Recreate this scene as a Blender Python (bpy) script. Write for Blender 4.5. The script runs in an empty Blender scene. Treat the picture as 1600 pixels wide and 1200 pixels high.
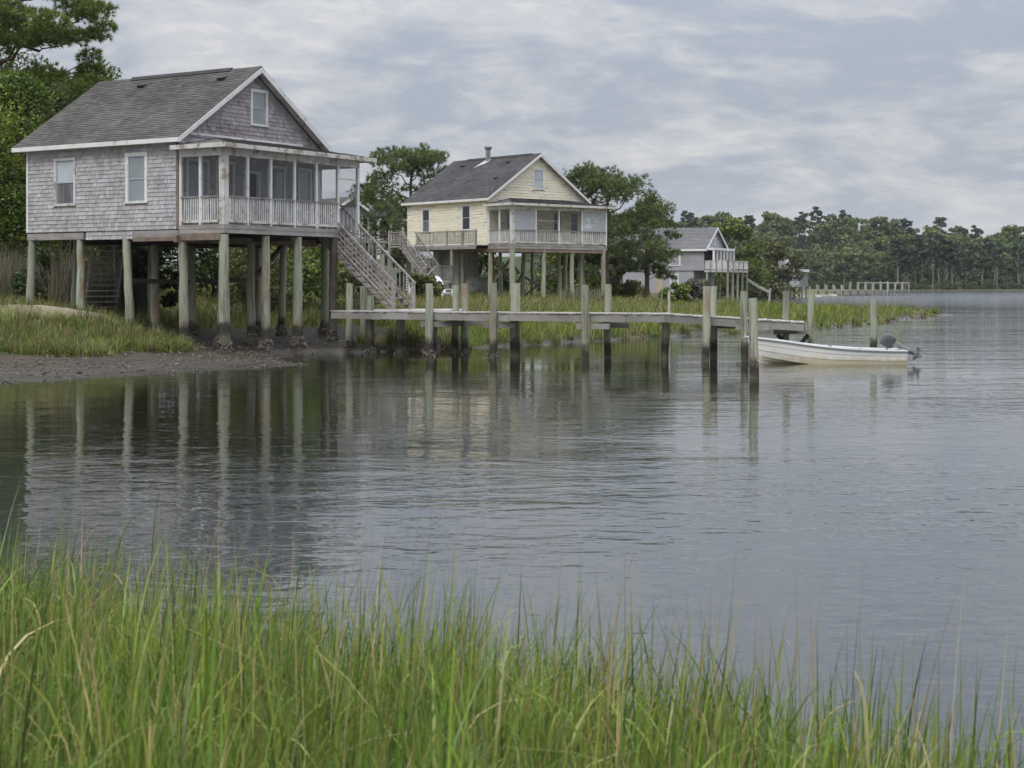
import bpy, math, random
import numpy as np
from mathutils import Vector, Matrix

random.seed(7)
RNG = np.random.default_rng(7)
SC = bpy.context.scene
COL = SC.collection
rad = math.radians

# ------------------------------------------------------------------ camera
cam_d = bpy.data.cameras.new('camera')
cam = bpy.data.objects.new('camera', cam_d)
COL.objects.link(cam)
cam.location = (0, 0, 2.4)
cam.rotation_euler = (rad(90), 0, 0)
cam_d.sensor_width = 36
cam_d.lens = 56.25
cam_d.shift_y = -155 / 1600
cam_d.clip_start = 0.1
cam_d.clip_end = 6000
cam_d.dof.use_dof = True
cam_d.dof.focus_distance = 58
cam_d.dof.aperture_fstop = 6.3
SC.camera = cam

# ------------------------------------------------------------------ sky and sun
SUN_ELEV, SUN_AZ = rad(52), rad(205)      # soft sun behind the camera, a little to the left
world = bpy.data.worlds.new('World')
SC.world = world
world.use_nodes = True
wn = world.node_tree
wn.nodes.clear()


def nd(nt, typ, **kw):
    n = nt.nodes.new(typ)
    for k, v in kw.items():
        if k.startswith('i_'):
            n.inputs[int(k[2:])].default_value = v
        else:
            setattr(n, k, v)
    return n


def math_node(nt, op, a, b=None, clamp=False):
    n = nd(nt, 'ShaderNodeMath', operation=op, use_clamp=clamp)
    for i, x in enumerate((a, b)):
        if x is None:
            continue
        if isinstance(x, (int, float)):
            n.inputs[i].default_value = x
        else:
            nt.links.new(x, n.inputs[i])
    return n.outputs[0]


def mixc(nt, f, a, b, blend='MIX'):
    n = nd(nt, 'ShaderNodeMix', data_type='RGBA', blend_type=blend)
    for i, x in ((0, f), (6, a), (7, b)):
        if isinstance(x, (int, float)):
            n.inputs[i].default_value = x
        elif isinstance(x, tuple):
            n.inputs[i].default_value = x if len(x) == 4 else (*x, 1)
        else:
            nt.links.new(x, n.inputs[i])
    return n.outputs[2]


def ramp(nt, f, lo, hi):
    n = nd(nt, 'ShaderNodeMapRange')
    n.interpolation_type = 'SMOOTHSTEP'
    nt.links.new(f, n.inputs[0])
    n.inputs[1].default_value = lo
    n.inputs[2].default_value = hi
    return n.outputs[0]


def noise(nt, vec, scale, detail=4, rough=.55, stretch=None, dist=0.0):
    if stretch is not None:
        m = nd(nt, 'ShaderNodeMapping')
        m.inputs[3].default_value = stretch
        nt.links.new(vec, m.inputs[0])
        vec = m.outputs[0]
    n = nd(nt, 'ShaderNodeTexNoise')
    n.inputs['Scale'].default_value = scale
    n.inputs['Detail'].default_value = detail
    n.inputs['Roughness'].default_value = rough
    n.inputs['Distortion'].default_value = dist
    nt.links.new(vec, n.inputs['Vector'])
    return n.outputs[0]


def build_sky():
    nt = wn
    tc = nd(nt, 'ShaderNodeTexCoord')
    sky = nd(nt, 'ShaderNodeTexSky', sky_type='NISHITA', sun_disc=False)
    sky.sun_elevation, sky.sun_rotation = SUN_ELEV, SUN_AZ
    sky.air_density, sky.dust_density = 1.0, 2.0
    sep = nd(nt, 'ShaderNodeSeparateXYZ')
    nt.links.new(tc.outputs['Generated'], sep.inputs[0])
    zz = math_node(nt, 'MAXIMUM', sep.outputs[2], 0.0)
    den = math_node(nt, 'ADD', zz, 0.30)
    u = math_node(nt, 'DIVIDE', sep.outputs[0], den)
    v = math_node(nt, 'DIVIDE', sep.outputs[1], den)
    cmb = nd(nt, 'ShaderNodeCombineXYZ')
    nt.links.new(u, cmb.inputs[0])
    nt.links.new(v, cmb.inputs[1])
    p = cmb.outputs[0]
    big = noise(nt, p, 3.6, 8, .60, (1.0, 1.25, 1), .5)
    low = noise(nt, p, 1.5, 3, .5, (1.0, 1.2, 1))
    fine = noise(nt, p, 11.0, 7, .64, (1.0, 1.3, 1), .4)
    s = math_node(nt, 'ADD', math_node(nt, 'MULTIPLY', big, .54), math_node(nt, 'MULTIPLY', low, .24))
    s = math_node(nt, 'ADD', s, math_node(nt, 'MULTIPLY', fine, .22))
    base = mixc(nt, ramp(nt, s, .43, .565), (.405, .445, .522), (.595, .600, .630))
    wisp = math_node(nt, 'MULTIPLY', ramp(nt, s, .52, .61), ramp(nt, fine, .45, .58))
    base = mixc(nt, math_node(nt, 'MULTIPLY', wisp, .75), base, (.72, .712, .708))
    # the cloud deck thins to an even pale veil near the horizon
    base = mixc(nt, math_node(nt, 'MULTIPLY', ramp(nt, zz, .075, .0), .7), base, (.52, .55, .61))
    # overcast sky: brighter towards the zenith
    up = math_node(nt, 'ADD', 1.0, math_node(nt, 'MULTIPLY', ramp(nt, zz, .08, .95), 2.8))
    vm = nd(nt, 'ShaderNodeVectorMath', operation='SCALE')
    nt.links.new(base, vm.inputs[0])
    nt.links.new(up, vm.inputs['Scale'])
    sc = nd(nt, 'ShaderNodeVectorMath', operation='SCALE')
    nt.links.new(vm.outputs[0], sc.inputs[0])
    sc.inputs['Scale'].default_value = 10.0
    col = mixc(nt, .9, sky.outputs[0], sc.outputs[0])
    bg = nd(nt, 'ShaderNodeBackground')
    bg.inputs[1].default_value = 0.1
    nt.links.new(col, bg.inputs[0])
    out = nd(nt, 'ShaderNodeOutputWorld')
    nt.links.new(bg.outputs[0], out.inputs[0])


build_sky()
sun_d = bpy.data.lights.new('sun', 'SUN')
sun_d.energy = 1.5
sun_d.angle = rad(24)
sun_d.color = (1, .965, .91)
sun = bpy.data.objects.new('sun', sun_d)
COL.objects.link(sun)
sdir = Vector((math.sin(SUN_AZ) * math.cos(SUN_ELEV), math.cos(SUN_AZ) * math.cos(SUN_ELEV), math.sin(SUN_ELEV)))
sun.rotation_euler = sdir.to_track_quat('Z', 'Y').to_euler()
sun.location = (0, -20, 60)

SC.view_settings.view_transform = 'Standard'
SC.view_settings.look = 'None'
SC.view_settings.exposure = 0.03
SC.view_settings.gamma = 1.0
SC.view_settings.use_curve_mapping = False
SC.render.engine = 'CYCLES'
SC.cycles.max_bounces = 8
SC.cycles.transparent_max_bounces = 16
SC.cycles.use_denoising = True
SC.cycles.sample_clamp_indirect = 4


# ------------------------------------------------------------------ helpers
def prop(o, label=None, cat=None, group=None, kind=None):
    for k, v in (('label', label), ('category', cat), ('group', group), ('kind', kind)):
        if v:
            o[k] = v
    return o


def empty(name, loc=(0, 0, 0), rz=0.0, **kw):
    o = bpy.data.objects.new(name, None)
    COL.objects.link(o)
    o.location = loc
    o.rotation_euler = (0, 0, rz)
    o.empty_display_size = .3
    return prop(o, **kw)


def link_mesh(name, me, parent=None, loc=None, rz=None, scale=None):
    o = bpy.data.objects.new(name, me)
    COL.objects.link(o)
    if parent:
        o.parent = parent
    if loc is not None:
        o.location = loc
    if rz is not None:
        o.rotation_euler = (0, 0, rz)
    if scale is not None:
        o.scale = scale
    return o


class MB:
    """collects faces; build() links them as one mesh object"""

    def __init__(self, M=None):
        self.v, self.f, self.s = [], [], []
        self.M = M

    def add(self, pts, faces, smooth=False):
        o = len(self.v)
        if self.M is not None:
            pts = [self.M @ Vector(p) for p in pts]
        self.v += [tuple(p) for p in pts]
        self.f += [tuple(i + o for i in f) for f in faces]
        self.s += [smooth] * len(faces)

    def hexa(self, p):
        self.add(p, [(0, 3, 2, 1), (4, 5, 6, 7), (0, 1, 5, 4), (1, 2, 6, 5), (2, 3, 7, 6), (3, 0, 4, 7)])

    def box(self, a, b):
        (x0, y0, z0), (x1, y1, z1) = a, b
        self.hexa([(x0, y0, z0), (x1, y0, z0), (x1, y1, z0), (x0, y1, z0), (x0, y0, z1), (x1, y0, z1), (x1, y1, z1), (x0, y1, z1)])

    def bar(self, p, q, w, h, up=(0, 0, 1)):
        """a square bar from p to q, w wide and h high"""
        p, q = Vector(p), Vector(q)
        d = (q - p).normalized()
        s = d.cross(Vector(up))
        if s.length < 1e-4:
            s = d.cross(Vector((1, 0, 0)))
        s.normalize()
        u = s.cross(d).normalized()
        s, u = s * (w / 2), u * (h / 2)
        self.hexa([p - s - u, p + s - u, q + s - u, q - s - u, p - s + u, p + s + u, q + s + u, q - s + u])

    def tube(self, pts, rads, n=8, cap=True, jit=0.0):
        pts = [Vector(p) for p in pts]
        V, F = [], []
        ref = None
        for i, p in enumerate(pts):
            d = (pts[min(i + 1, len(pts) - 1)] - pts[max(i - 1, 0)]).normalized()
            if ref is None:
                ref = Vector((1, 0, 0)) if abs(d.x) < .8 else Vector((0, 1, 0))
            a = (ref - d * ref.dot(d)).normalized()
            ref = a
            b = d.cross(a)
            for k in range(n):
                t = 2 * math.pi * k / n
                r = rads[i] * (1 + (random.uniform(-jit, jit) if jit else 0))
                V.append(p + a * (math.cos(t) * r) + b * (math.sin(t) * r))
        for i in range(len(pts) - 1):
            for k in range(n):
                F.append((i * n + k, i * n + (k + 1) % n, (i + 1) * n + (k + 1) % n, (i + 1) * n + k))
        self.add(V, F, True)
        if cap:
            top = V[-n:]
            self.add(top, [tuple(range(n))])
            self.add(V[:n], [tuple(range(n - 1, -1, -1))])

    def prism(self, poly, y0, y1, axis='y'):
        """polygon in (a, z) extruded along the other axis"""
        n = len(poly)
        if axis == 'y':
            P = [(a, y0, z) for a, z in poly] + [(a, y1, z) for a, z in poly]
        elif axis == 'x':
            P = [(y0, a, z) for a, z in poly] + [(y1, a, z) for a, z in poly]
        else:
            P = [(a, b, y0) for a, b in poly] + [(a, b, y1) for a, b in poly]
        self.add(P, [tuple(range(n)), tuple(range(2 * n - 1, n - 1, -1))] + [(i, (i + 1) % n, n + (i + 1) % n, n + i) for i in range(n)])

    def mesh(self, name, mat):
        me = bpy.data.meshes.new(name)
        me.from_pydata(self.v, [], self.f)
        me.polygons.foreach_set('use_smooth', self.s)
        me.materials.append(mat)
        me.update()
        return me

    def build(self, name, mat, parent=None, **kw):
        o = link_mesh(name, self.mesh(name, mat), parent)
        return prop(o, **kw)


def np_mesh(name, V, F, mat, smooth=False, col=None):
    me = bpy.data.meshes.new(name)
    V = np.ascontiguousarray(V, dtype=np.float32)
    F = np.ascontiguousarray(F, dtype=np.int32)
    k = F.shape[1]
    me.vertices.add(len(V))
    me.vertices.foreach_set('co', V.ravel())
    me.loops.add(F.size)
    me.loops.foreach_set('vertex_index', F.ravel())
    me.polygons.add(len(F))
    me.polygons.foreach_set('loop_start', np.arange(0, F.size, k, dtype=np.int32))
    if smooth:
        me.polygons.foreach_set('use_smooth', np.ones(len(F), dtype=bool))
    if col is not None:
        at = me.color_attributes.new('tint', 'FLOAT_COLOR', 'POINT')
        at.data.foreach_set('color', np.ascontiguousarray(col, dtype=np.float32).ravel())
    me.materials.append(mat)
    me.update(calc_edges=True)
    return me


# ------------------------------------------------------------------ materials
MATS = {}


def pmat(name, c1, c2, scale=2.0, stretch=None, rough=.75, bump=.25, bscale=30.0, bstretch=None, rnd=.0, stains=(), tide=None, spec=.3, lo=.35, hi=.65, bdist=.02, cracks=False):
    m = bpy.data.materials.new(name)
    m.use_nodes = True
    nt = m.node_tree
    b = nt.nodes['Principled BSDF']
    geo = nd(nt, 'ShaderNodeNewGeometry')
    pos = geo.outputs['Position']
    col = mixc(nt, ramp(nt, noise(nt, pos, scale, 5, .6, stretch), lo, hi), c1, c2)
    if rnd:
        oi = nd(nt, 'ShaderNodeObjectInfo')
        r = math_node(nt, 'FRACT', math_node(nt, 'ADD', geo.outputs['Random Per Island'], oi.outputs['Random']))
        k = math_node(nt, 'ADD', 1 - rnd, math_node(nt, 'MULTIPLY', r, 2 * rnd))
        vm = nd(nt, 'ShaderNodeVectorMath', operation='SCALE')
        nt.links.new(col, vm.inputs[0])
        nt.links.new(k, vm.inputs['Scale'])
        col = vm.outputs[0]
    for st in stains:
        c, sc_, l, h = st[:4]
        f = ramp(nt, noise(nt, pos, sc_, 6, .65, st[4] if len(st) > 4 else None), l, h)
        col = mixc(nt, f, col, c)
    if cracks:
        f = ramp(nt, noise(nt, pos, 16, 4, .6, (1, 1, .035)), .60, .68)
        col = mixc(nt, math_node(nt, 'MULTIPLY', f, .75), col, (.075, .065, .052))
    if tide:
        z0, z1, c = tide
        sep = nd(nt, 'ShaderNodeSeparateXYZ')
        nt.links.new(pos, sep.inputs[0])
        zz = math_node(nt, 'ADD', sep.outputs[2], math_node(nt, 'MULTIPLY', math_node(nt, 'SUBTRACT', noise(nt, pos, 5, 3), .5), .55))
        oj = nd(nt, 'ShaderNodeObjectInfo')
        zz = math_node(nt, 'ADD', zz, math_node(nt, 'MULTIPLY', math_node(nt, 'SUBTRACT', oj.outputs['Random'], .5), .22))
        f = ramp(nt, zz, z1, z0)
        f2 = ramp(nt, zz, z0 - .12, z0 - .42)
        cc = mixc(nt, f2, c, tuple(v * 2.6 for v in c)) if cracks else c
        col = mixc(nt, f, col, cc)
    nt.links.new(col, b.inputs['Base Color'])
    b.inputs['Roughness'].default_value = rough
    b.inputs['Specular IOR Level'].default_value = spec
    if bump:
        bn = nd(nt, 'ShaderNodeBump')
        bn.inputs['Strength'].default_value = bump
        bn.inputs['Distance'].default_value = bdist
        nt.links.new(noise(nt, pos, bscale, 5, .65, bstretch), bn.inputs['Height'])
        nt.links.new(bn.outputs[0], b.inputs['Normal'])
    MATS[name] = m
    return m


def leafmat(name, c1, c2, c3=None, rnd=.35, trans=.3, clump=.5, attr=False):
    """thin leaves and blades: diffuse with some light passing through"""
    m = bpy.data.materials.new(name)
    m.use_nodes = True
    nt = m.node_tree
    nt.nodes.clear()
    geo = nd(nt, 'ShaderNodeNewGeometry')
    tc = nd(nt, 'ShaderNodeTexCoord')
    oi = nd(nt, 'ShaderNodeObjectInfo')
    r = geo.outputs['Random Per Island']
    if attr:
        at = nd(nt, 'ShaderNodeAttribute', attribute_name='tint')
        col = at.outputs['Color']
    else:
        f = ramp(nt, noise(nt, tc.outputs['Object'], clump, 3, .5), .36, .64)
        f = math_node(nt, 'ADD', math_node(nt, 'MULTIPLY', f, .7), math_node(nt, 'MULTIPLY', r, .3))
        col = mixc(nt, f, c1, c2)
        if c3:
            f3 = ramp(nt, noise(nt, tc.outputs['Object'], clump * 1.9, 3, .5), .56, .70)
            col = mixc(nt, math_node(nt, 'MULTIPLY', f3, .8), col, c3)
    k = math_node(nt, 'ADD', 1 - rnd, math_node(nt, 'MULTIPLY', r, 2 * rnd))
    k = math_node(nt, 'MULTIPLY', k, math_node(nt, 'ADD', .82, math_node(nt, 'MULTIPLY', oi.outputs['Random'], .36)))
    vm = nd(nt, 'ShaderNodeVectorMath', operation='SCALE')
    nt.links.new(col, vm.inputs[0])
    nt.links.new(k, vm.inputs['Scale'])
    d = nd(nt, 'ShaderNodeBsdfDiffuse')
    t = nd(nt, 'ShaderNodeBsdfTranslucent')
    g = nd(nt, 'ShaderNodeBsdfGlossy')
    g.inputs['Roughness'].default_value = .45
    g.inputs['Color'].default_value = (1, 1, 1, 1)
    nt.links.new(vm.outputs[0], d.inputs[0])
    nt.links.new(vm.outputs[0], t.inputs[0])
    mx = nd(nt, 'ShaderNodeMixShader')
    mx.inputs[0].default_value = trans
    nt.links.new(d.outputs[0], mx.inputs[1])
    nt.links.new(t.outputs[0], mx.inputs[2])
    m2 = nd(nt, 'ShaderNodeMixShader')
    m2.inputs[0].default_value = .03
    nt.links.new(mx.outputs[0], m2.inputs[1])
    nt.links.new(g.outputs[0], m2.inputs[2])
    o = nd(nt, 'ShaderNodeOutputMaterial')
    nt.links.new(m2.outputs[0], o.inputs[0])
    MATS[name] = m
    return m


def glassmat(name, tint, gloss_min=.05, rough=.02, ior=1.5, boost=1.0):
    m = bpy.data.materials.new(name)
    m.use_nodes = True
    nt = m.node_tree
    nt.nodes.clear()
    t = nd(nt, 'ShaderNodeBsdfTransparent')
    t.inputs[0].default_value = (*tint, 1)
    g = nd(nt, 'ShaderNodeBsdfGlossy')
    g.inputs['Roughness'].default_value = rough
    lw = nd(nt, 'ShaderNodeLayerWeight')
    sch = math_node(nt, 'POWER', lw.outputs['Facing'], 5.0)
    f0 = ((ior - 1) / (ior + 1)) ** 2 + gloss_min
    f = math_node(nt, 'MULTIPLY', math_node(nt, 'ADD', math_node(nt, 'MULTIPLY', sch, 1 - f0), f0), boost, True)
    mx = nd(nt, 'ShaderNodeMixShader')
    nt.links.new(f, mx.inputs[0])
    nt.links.new(t.outputs[0], mx.inputs[1])
    nt.links.new(g.outputs[0], mx.inputs[2])
    o = nd(nt, 'ShaderNodeOutputMaterial')
    nt.links.new(mx.outputs[0], o.inputs[0])
    MATS[name] = m
    return m


ZS = (1, 1, .12)      # streaks that run down
pmat('wall_shingle', (.345, .330, .332), (.44, .425, .43), 1.2, rough=.85, bump=.5, bscale=26, bstretch=(1, 1, .2), rnd=.17,
     stains=[((.20, .165, .14), 1.1, .60, .80), ((.46, .45, .46), 2.3, .60, .78)])
pmat('gable_shingle', (.27, .245, .25), (.365, .335, .345), 1.2, rough=.85, bump=.5, bscale=26, bstretch=(1, 1, .2), rnd=.22,
     stains=[((.19, .15, .125), 1.4, .54, .74)])
pmat('roof_shingle', (.078, .072, .066), (.106, .099, .090), .55, rough=.9, bump=.4, bscale=60, rnd=.24,
     stains=[((.060, .056, .052), .5, .56, .74), ((.135, .138, .108), 1.6, .60, .80)])
pmat('dark_roof', (.058, .056, .057), (.082, .079, .079), .5, rough=.9, bump=.3, bscale=60, rnd=.22,
     stains=[((.10, .098, .092), .8, .55, .75)])
pmat('grey_roof', (.115, .11, .118), (.15, .145, .15), .5, rough=.9, bump=.3, bscale=40, rnd=.12)
pmat('ridge_dark', (.035, .033, .032), (.05, .047, .044), 2, rough=.85, bump=.2)
pmat('white_paint', (.70, .70, .685), (.62, .615, .59), 1.5, rough=.6, bump=.15, bscale=40,
     stains=[((.40, .36, .30), 2.2, .57, .68), ((.24, .18, .125), 5.0, .64, .72)])
pmat('worn_white', (.60, .585, .555), (.50, .48, .45), 1.8, rough=.7, bump=.3, bscale=40,
     stains=[((.30, .255, .205), 2.6, .52, .62), ((.19, .14, .10), 6.0, .62, .70)])
pmat('baluster_paint', (.66, .655, .64), (.52, .505, .48), 3.0, rough=.7, bump=.2, bscale=40, rnd=.16,
     stains=[((.27, .235, .20), 4.0, .58, .68)])
pmat('grey_wood', (.225, .205, .192), (.315, .295, .28), 1.6, (1, 1, 3), rough=.85, bump=.5, bscale=22, bstretch=(1, 1, 4), rnd=.18,
     stains=[((.145, .12, .10), 2.0, .58, .74)])
pmat('deck_wood', (.33, .315, .295), (.44, .42, .395), 2.5, rough=.85, bump=.4, bscale=20, rnd=.22,
     stains=[((.20, .165, .13), 1.3, .60, .75)])
pmat('brown_wood', (.17, .125, .092), (.245, .20, .16), 1.8, rough=.85, bump=.5, bscale=20, rnd=.15)
pmat('dark_wood', (.06, .05, .042), (.10, .083, .07), 2, rough=.9, bump=.4, bscale=20)
pmat('stringer_wood', (.215, .20, .175), (.285, .272, .25), .9, rough=.85, bump=.5, bscale=14, bstretch=(.3, 1, 6), rnd=.12,
     stains=[((.25, .185, .13), .6, .56, .72), ((.16, .13, .105), 3, .62, .76)])
for nm, z0, z1 in (('house_piling', .88, 1.20), ('dock_piling', .34, .72), ('mooring_piling', .30, .58)):
    pmat(nm, (.255, .28, .205), (.325, .335, .255), 1.1, (1, 1, .4), rough=.88, bump=.7, bscale=20, bstretch=(1, 1, .16), rnd=.2, bdist=.03, cracks=True,
         stains=[((.275, .195, .125), 2.2, .49, .66, (1, 1, .28)), ((.165, .17, .14), 7, .50, .64, (1, 1, .08)), ((.23, .34, .28), 1.7, .64, .80, (1, 1, .3))], tide=(z0, z1, (.046, .041, .030)))
pmat('bare_piling', (.25, .275, .20), (.315, .325, .25), 1.1, (1, 1, .4), rough=.88, bump=.7, bscale=20, bstretch=(1, 1, .16), rnd=.24, bdist=.03, cracks=True,
     stains=[((.275, .195, .125), 2.0, .52, .68, (1, 1, .28))])
pmat('oyster', (.21, .19, .155), (.075, .066, .05), 14, rough=.8, bump=.8, bscale=40, rnd=.35)
pmat('clapboard', (.745, .695, .53), (.70, .65, .49), .8, rough=.7, bump=.15, bscale=40, rnd=.045,
     stains=[((.66, .645, .60), 1.0, .55, .62, (.8, .8, 3.5)), ((.34, .32, .29), 1.5, .575, .63, (.6, .6, 6))])
pmat('house_shade', (.36, .355, .36), (.29, .285, .29), 1.2, rough=.85, bump=.2, rnd=.1)
pmat('porch_wall', (.45, .44, .435), (.36, .35, .345), 1.5, rough=.8, bump=.3, rnd=.1)
pmat('cream_wall', (.70, .63, .42), (.64, .58, .40), 1.5, rough=.8, bump=.2)
pmat('far_siding', (.29, .29, .312), (.335, .335, .355), 1.0, rough=.85, bump=.3, bscale=6, bstretch=(.1, .1, 1), rnd=.06)
pmat('white_siding', (.70, .70, .69), (.63, .63, .62), 1.0, rough=.8, bump=.2)
pmat('block_wall', (.33, .325, .315), (.27, .262, .25), 1.5, rough=.9, bump=.4, rnd=.12)
pmat('tan_board', (.40, .345, .26), (.34, .30, .235), 2, rough=.85, bump=.2)
pmat('blind', (.34, .37, .38), (.29, .315, .32), 1.5, rough=.8, bump=0)
pmat('curtain', (.20, .20, .20), (.07, .075, .08), 7, (1, 1, .05), rough=.9, bump=0)
pmat('dark_room', (.016, .017, .018), (.022, .022, .023), 2, rough=.9, bump=0)  # near-black stands in for the darkness of unlit interiors
pmat('bright_blind', (.62, .63, .65), (.55, .56, .58), 2, rough=.8, bump=0)
pmat('sash', (.42, .455, .48), (.36, .39, .41), 3, rough=.5, bump=0)
pmat('galvanised', (.24, .235, .24), (.17, .165, .165), 3, rough=.5, bump=.1, stains=[((.24, .16, .11), 4, .6, .75)])
pmat('tank_paint', (.42, .42, .40), (.27, .265, .25), 1.5, rough=.6, bump=.1, stains=[((.2, .14, .1), 2, .55, .7)])
pmat('lead', (.36, .365, .375), (.44, .45, .46), 2, rough=.5, bump=0)
pmat('boat_white', (.76, .75, .71), (.70, .69, .64), .8, rough=.38, bump=.05, spec=.5,
     stains=[((.56, .51, .41), 1.6, .58, .76)], tide=(.02, .32, (.60, .53, .36)))
pmat('boat_inside', (.76, .765, .76), (.68, .685, .68), 2, rough=.5, bump=.05, stains=[((.45, .42, .36), 2, .58, .75)])
pmat('boat_bottom', (.13, .105, .07), (.09, .075, .05), 3, rough=.7, bump=.3)
pmat('motor_cowl', (.058, .061, .070), (.075, .078, .086), 3, rough=.35, bump=0, spec=.5)
pmat('motor_leg', (.20, .215, .215), (.14, .15, .15), 8, rough=.5, bump=.1)
pmat('rubber', (.02, .02, .02), (.03, .03, .03), 4, rough=.7, bump=0)
pmat('rope', (.45, .43, .38), (.34, .32, .27), 20, rough=.9, bump=.2)
pmat('bark', (.135, .105, .083), (.075, .060, .050), 2.2, (1, 1, .3), rough=.95, bump=.9, bscale=9, bstretch=(1, 1, .25), rnd=.1, bdist=.05)
pmat('pale_bark', (.30, .27, .23), (.20, .18, .155), 1.2, (1, 1, .2), rough=.95, bump=.5, bscale=4, rnd=.2)
pmat('driftwood', (.43, .40, .36), (.32, .295, .265), 2, rough=.9, bump=.4, rnd=.2)
pmat('rock', (.38, .365, .34), (.22, .21, .19), 2, rough=.9, bump=.6, bscale=8, rnd=.4)
pmat('white_plastic', (.78, .79, .80), (.72, .73, .74), 3, rough=.5, bump=0)
leafmat('pine_needles', (.085, .130, .030), (.185, .235, .050), (.25, .27, .060), .35, .22, .55)
leafmat('house_pine_needles', (.070, .108, .036), (.150, .190, .055), (.21, .235, .065), .35, .22, .7)
leafmat('bright_leaves', (.062, .108, .020), (.165, .215, .032), (.28, .29, .042), .35, .35, .45)
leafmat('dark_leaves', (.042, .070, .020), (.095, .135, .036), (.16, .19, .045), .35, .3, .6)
leafmat('olive_leaves', (.070, .088, .030), (.145, .155, .050), (.19, .175, .058), .35, .3, .8)
leafmat('grey_twigs', (.135, .130, .10), (.205, .195, .15), (.10, .105, .07), .35, .2, .8)
leafmat('far_leaves', (.062, .092, .034), (.145, .182, .056), (.235, .25, .085), .28, .25, .22)
leafmat('far_pine', (.034, .058, .030), (.075, .105, .045), None, .28, .2, .25)
leafmat('blade', None, None, attr=True, rnd=.3, trans=.35)
glassmat('window_glass', (.90, .92, .93), .04, .03, 1.5, 1.0)
glassmat('screen', (.76, .77, .78), .05, .25, 1.35, .8)


def screen_cloth(name, col, cover):
    """pale insect mesh: part of the light passes, the rest scatters off the threads"""
    m = bpy.data.materials.new(name)
    m.use_nodes = True
    nt = m.node_tree
    nt.nodes.clear()
    t = nd(nt, 'ShaderNodeBsdfTransparent')
    d = nd(nt, 'ShaderNodeBsdfDiffuse')
    d.inputs[0].default_value = (*col, 1)
    mx = nd(nt, 'ShaderNodeMixShader')
    mx.inputs[0].default_value = cover
    nt.links.new(t.outputs[0], mx.inputs[1])
    nt.links.new(d.outputs[0], mx.inputs[2])
    o = nd(nt, 'ShaderNodeOutputMaterial')
    nt.links.new(mx.outputs[0], o.inputs[0])
    MATS[name] = m


screen_cloth('grey_screen', (.46, .48, .52), .74)
# ------------------------------------------------------------------ ground
HX = 2500.0


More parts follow.
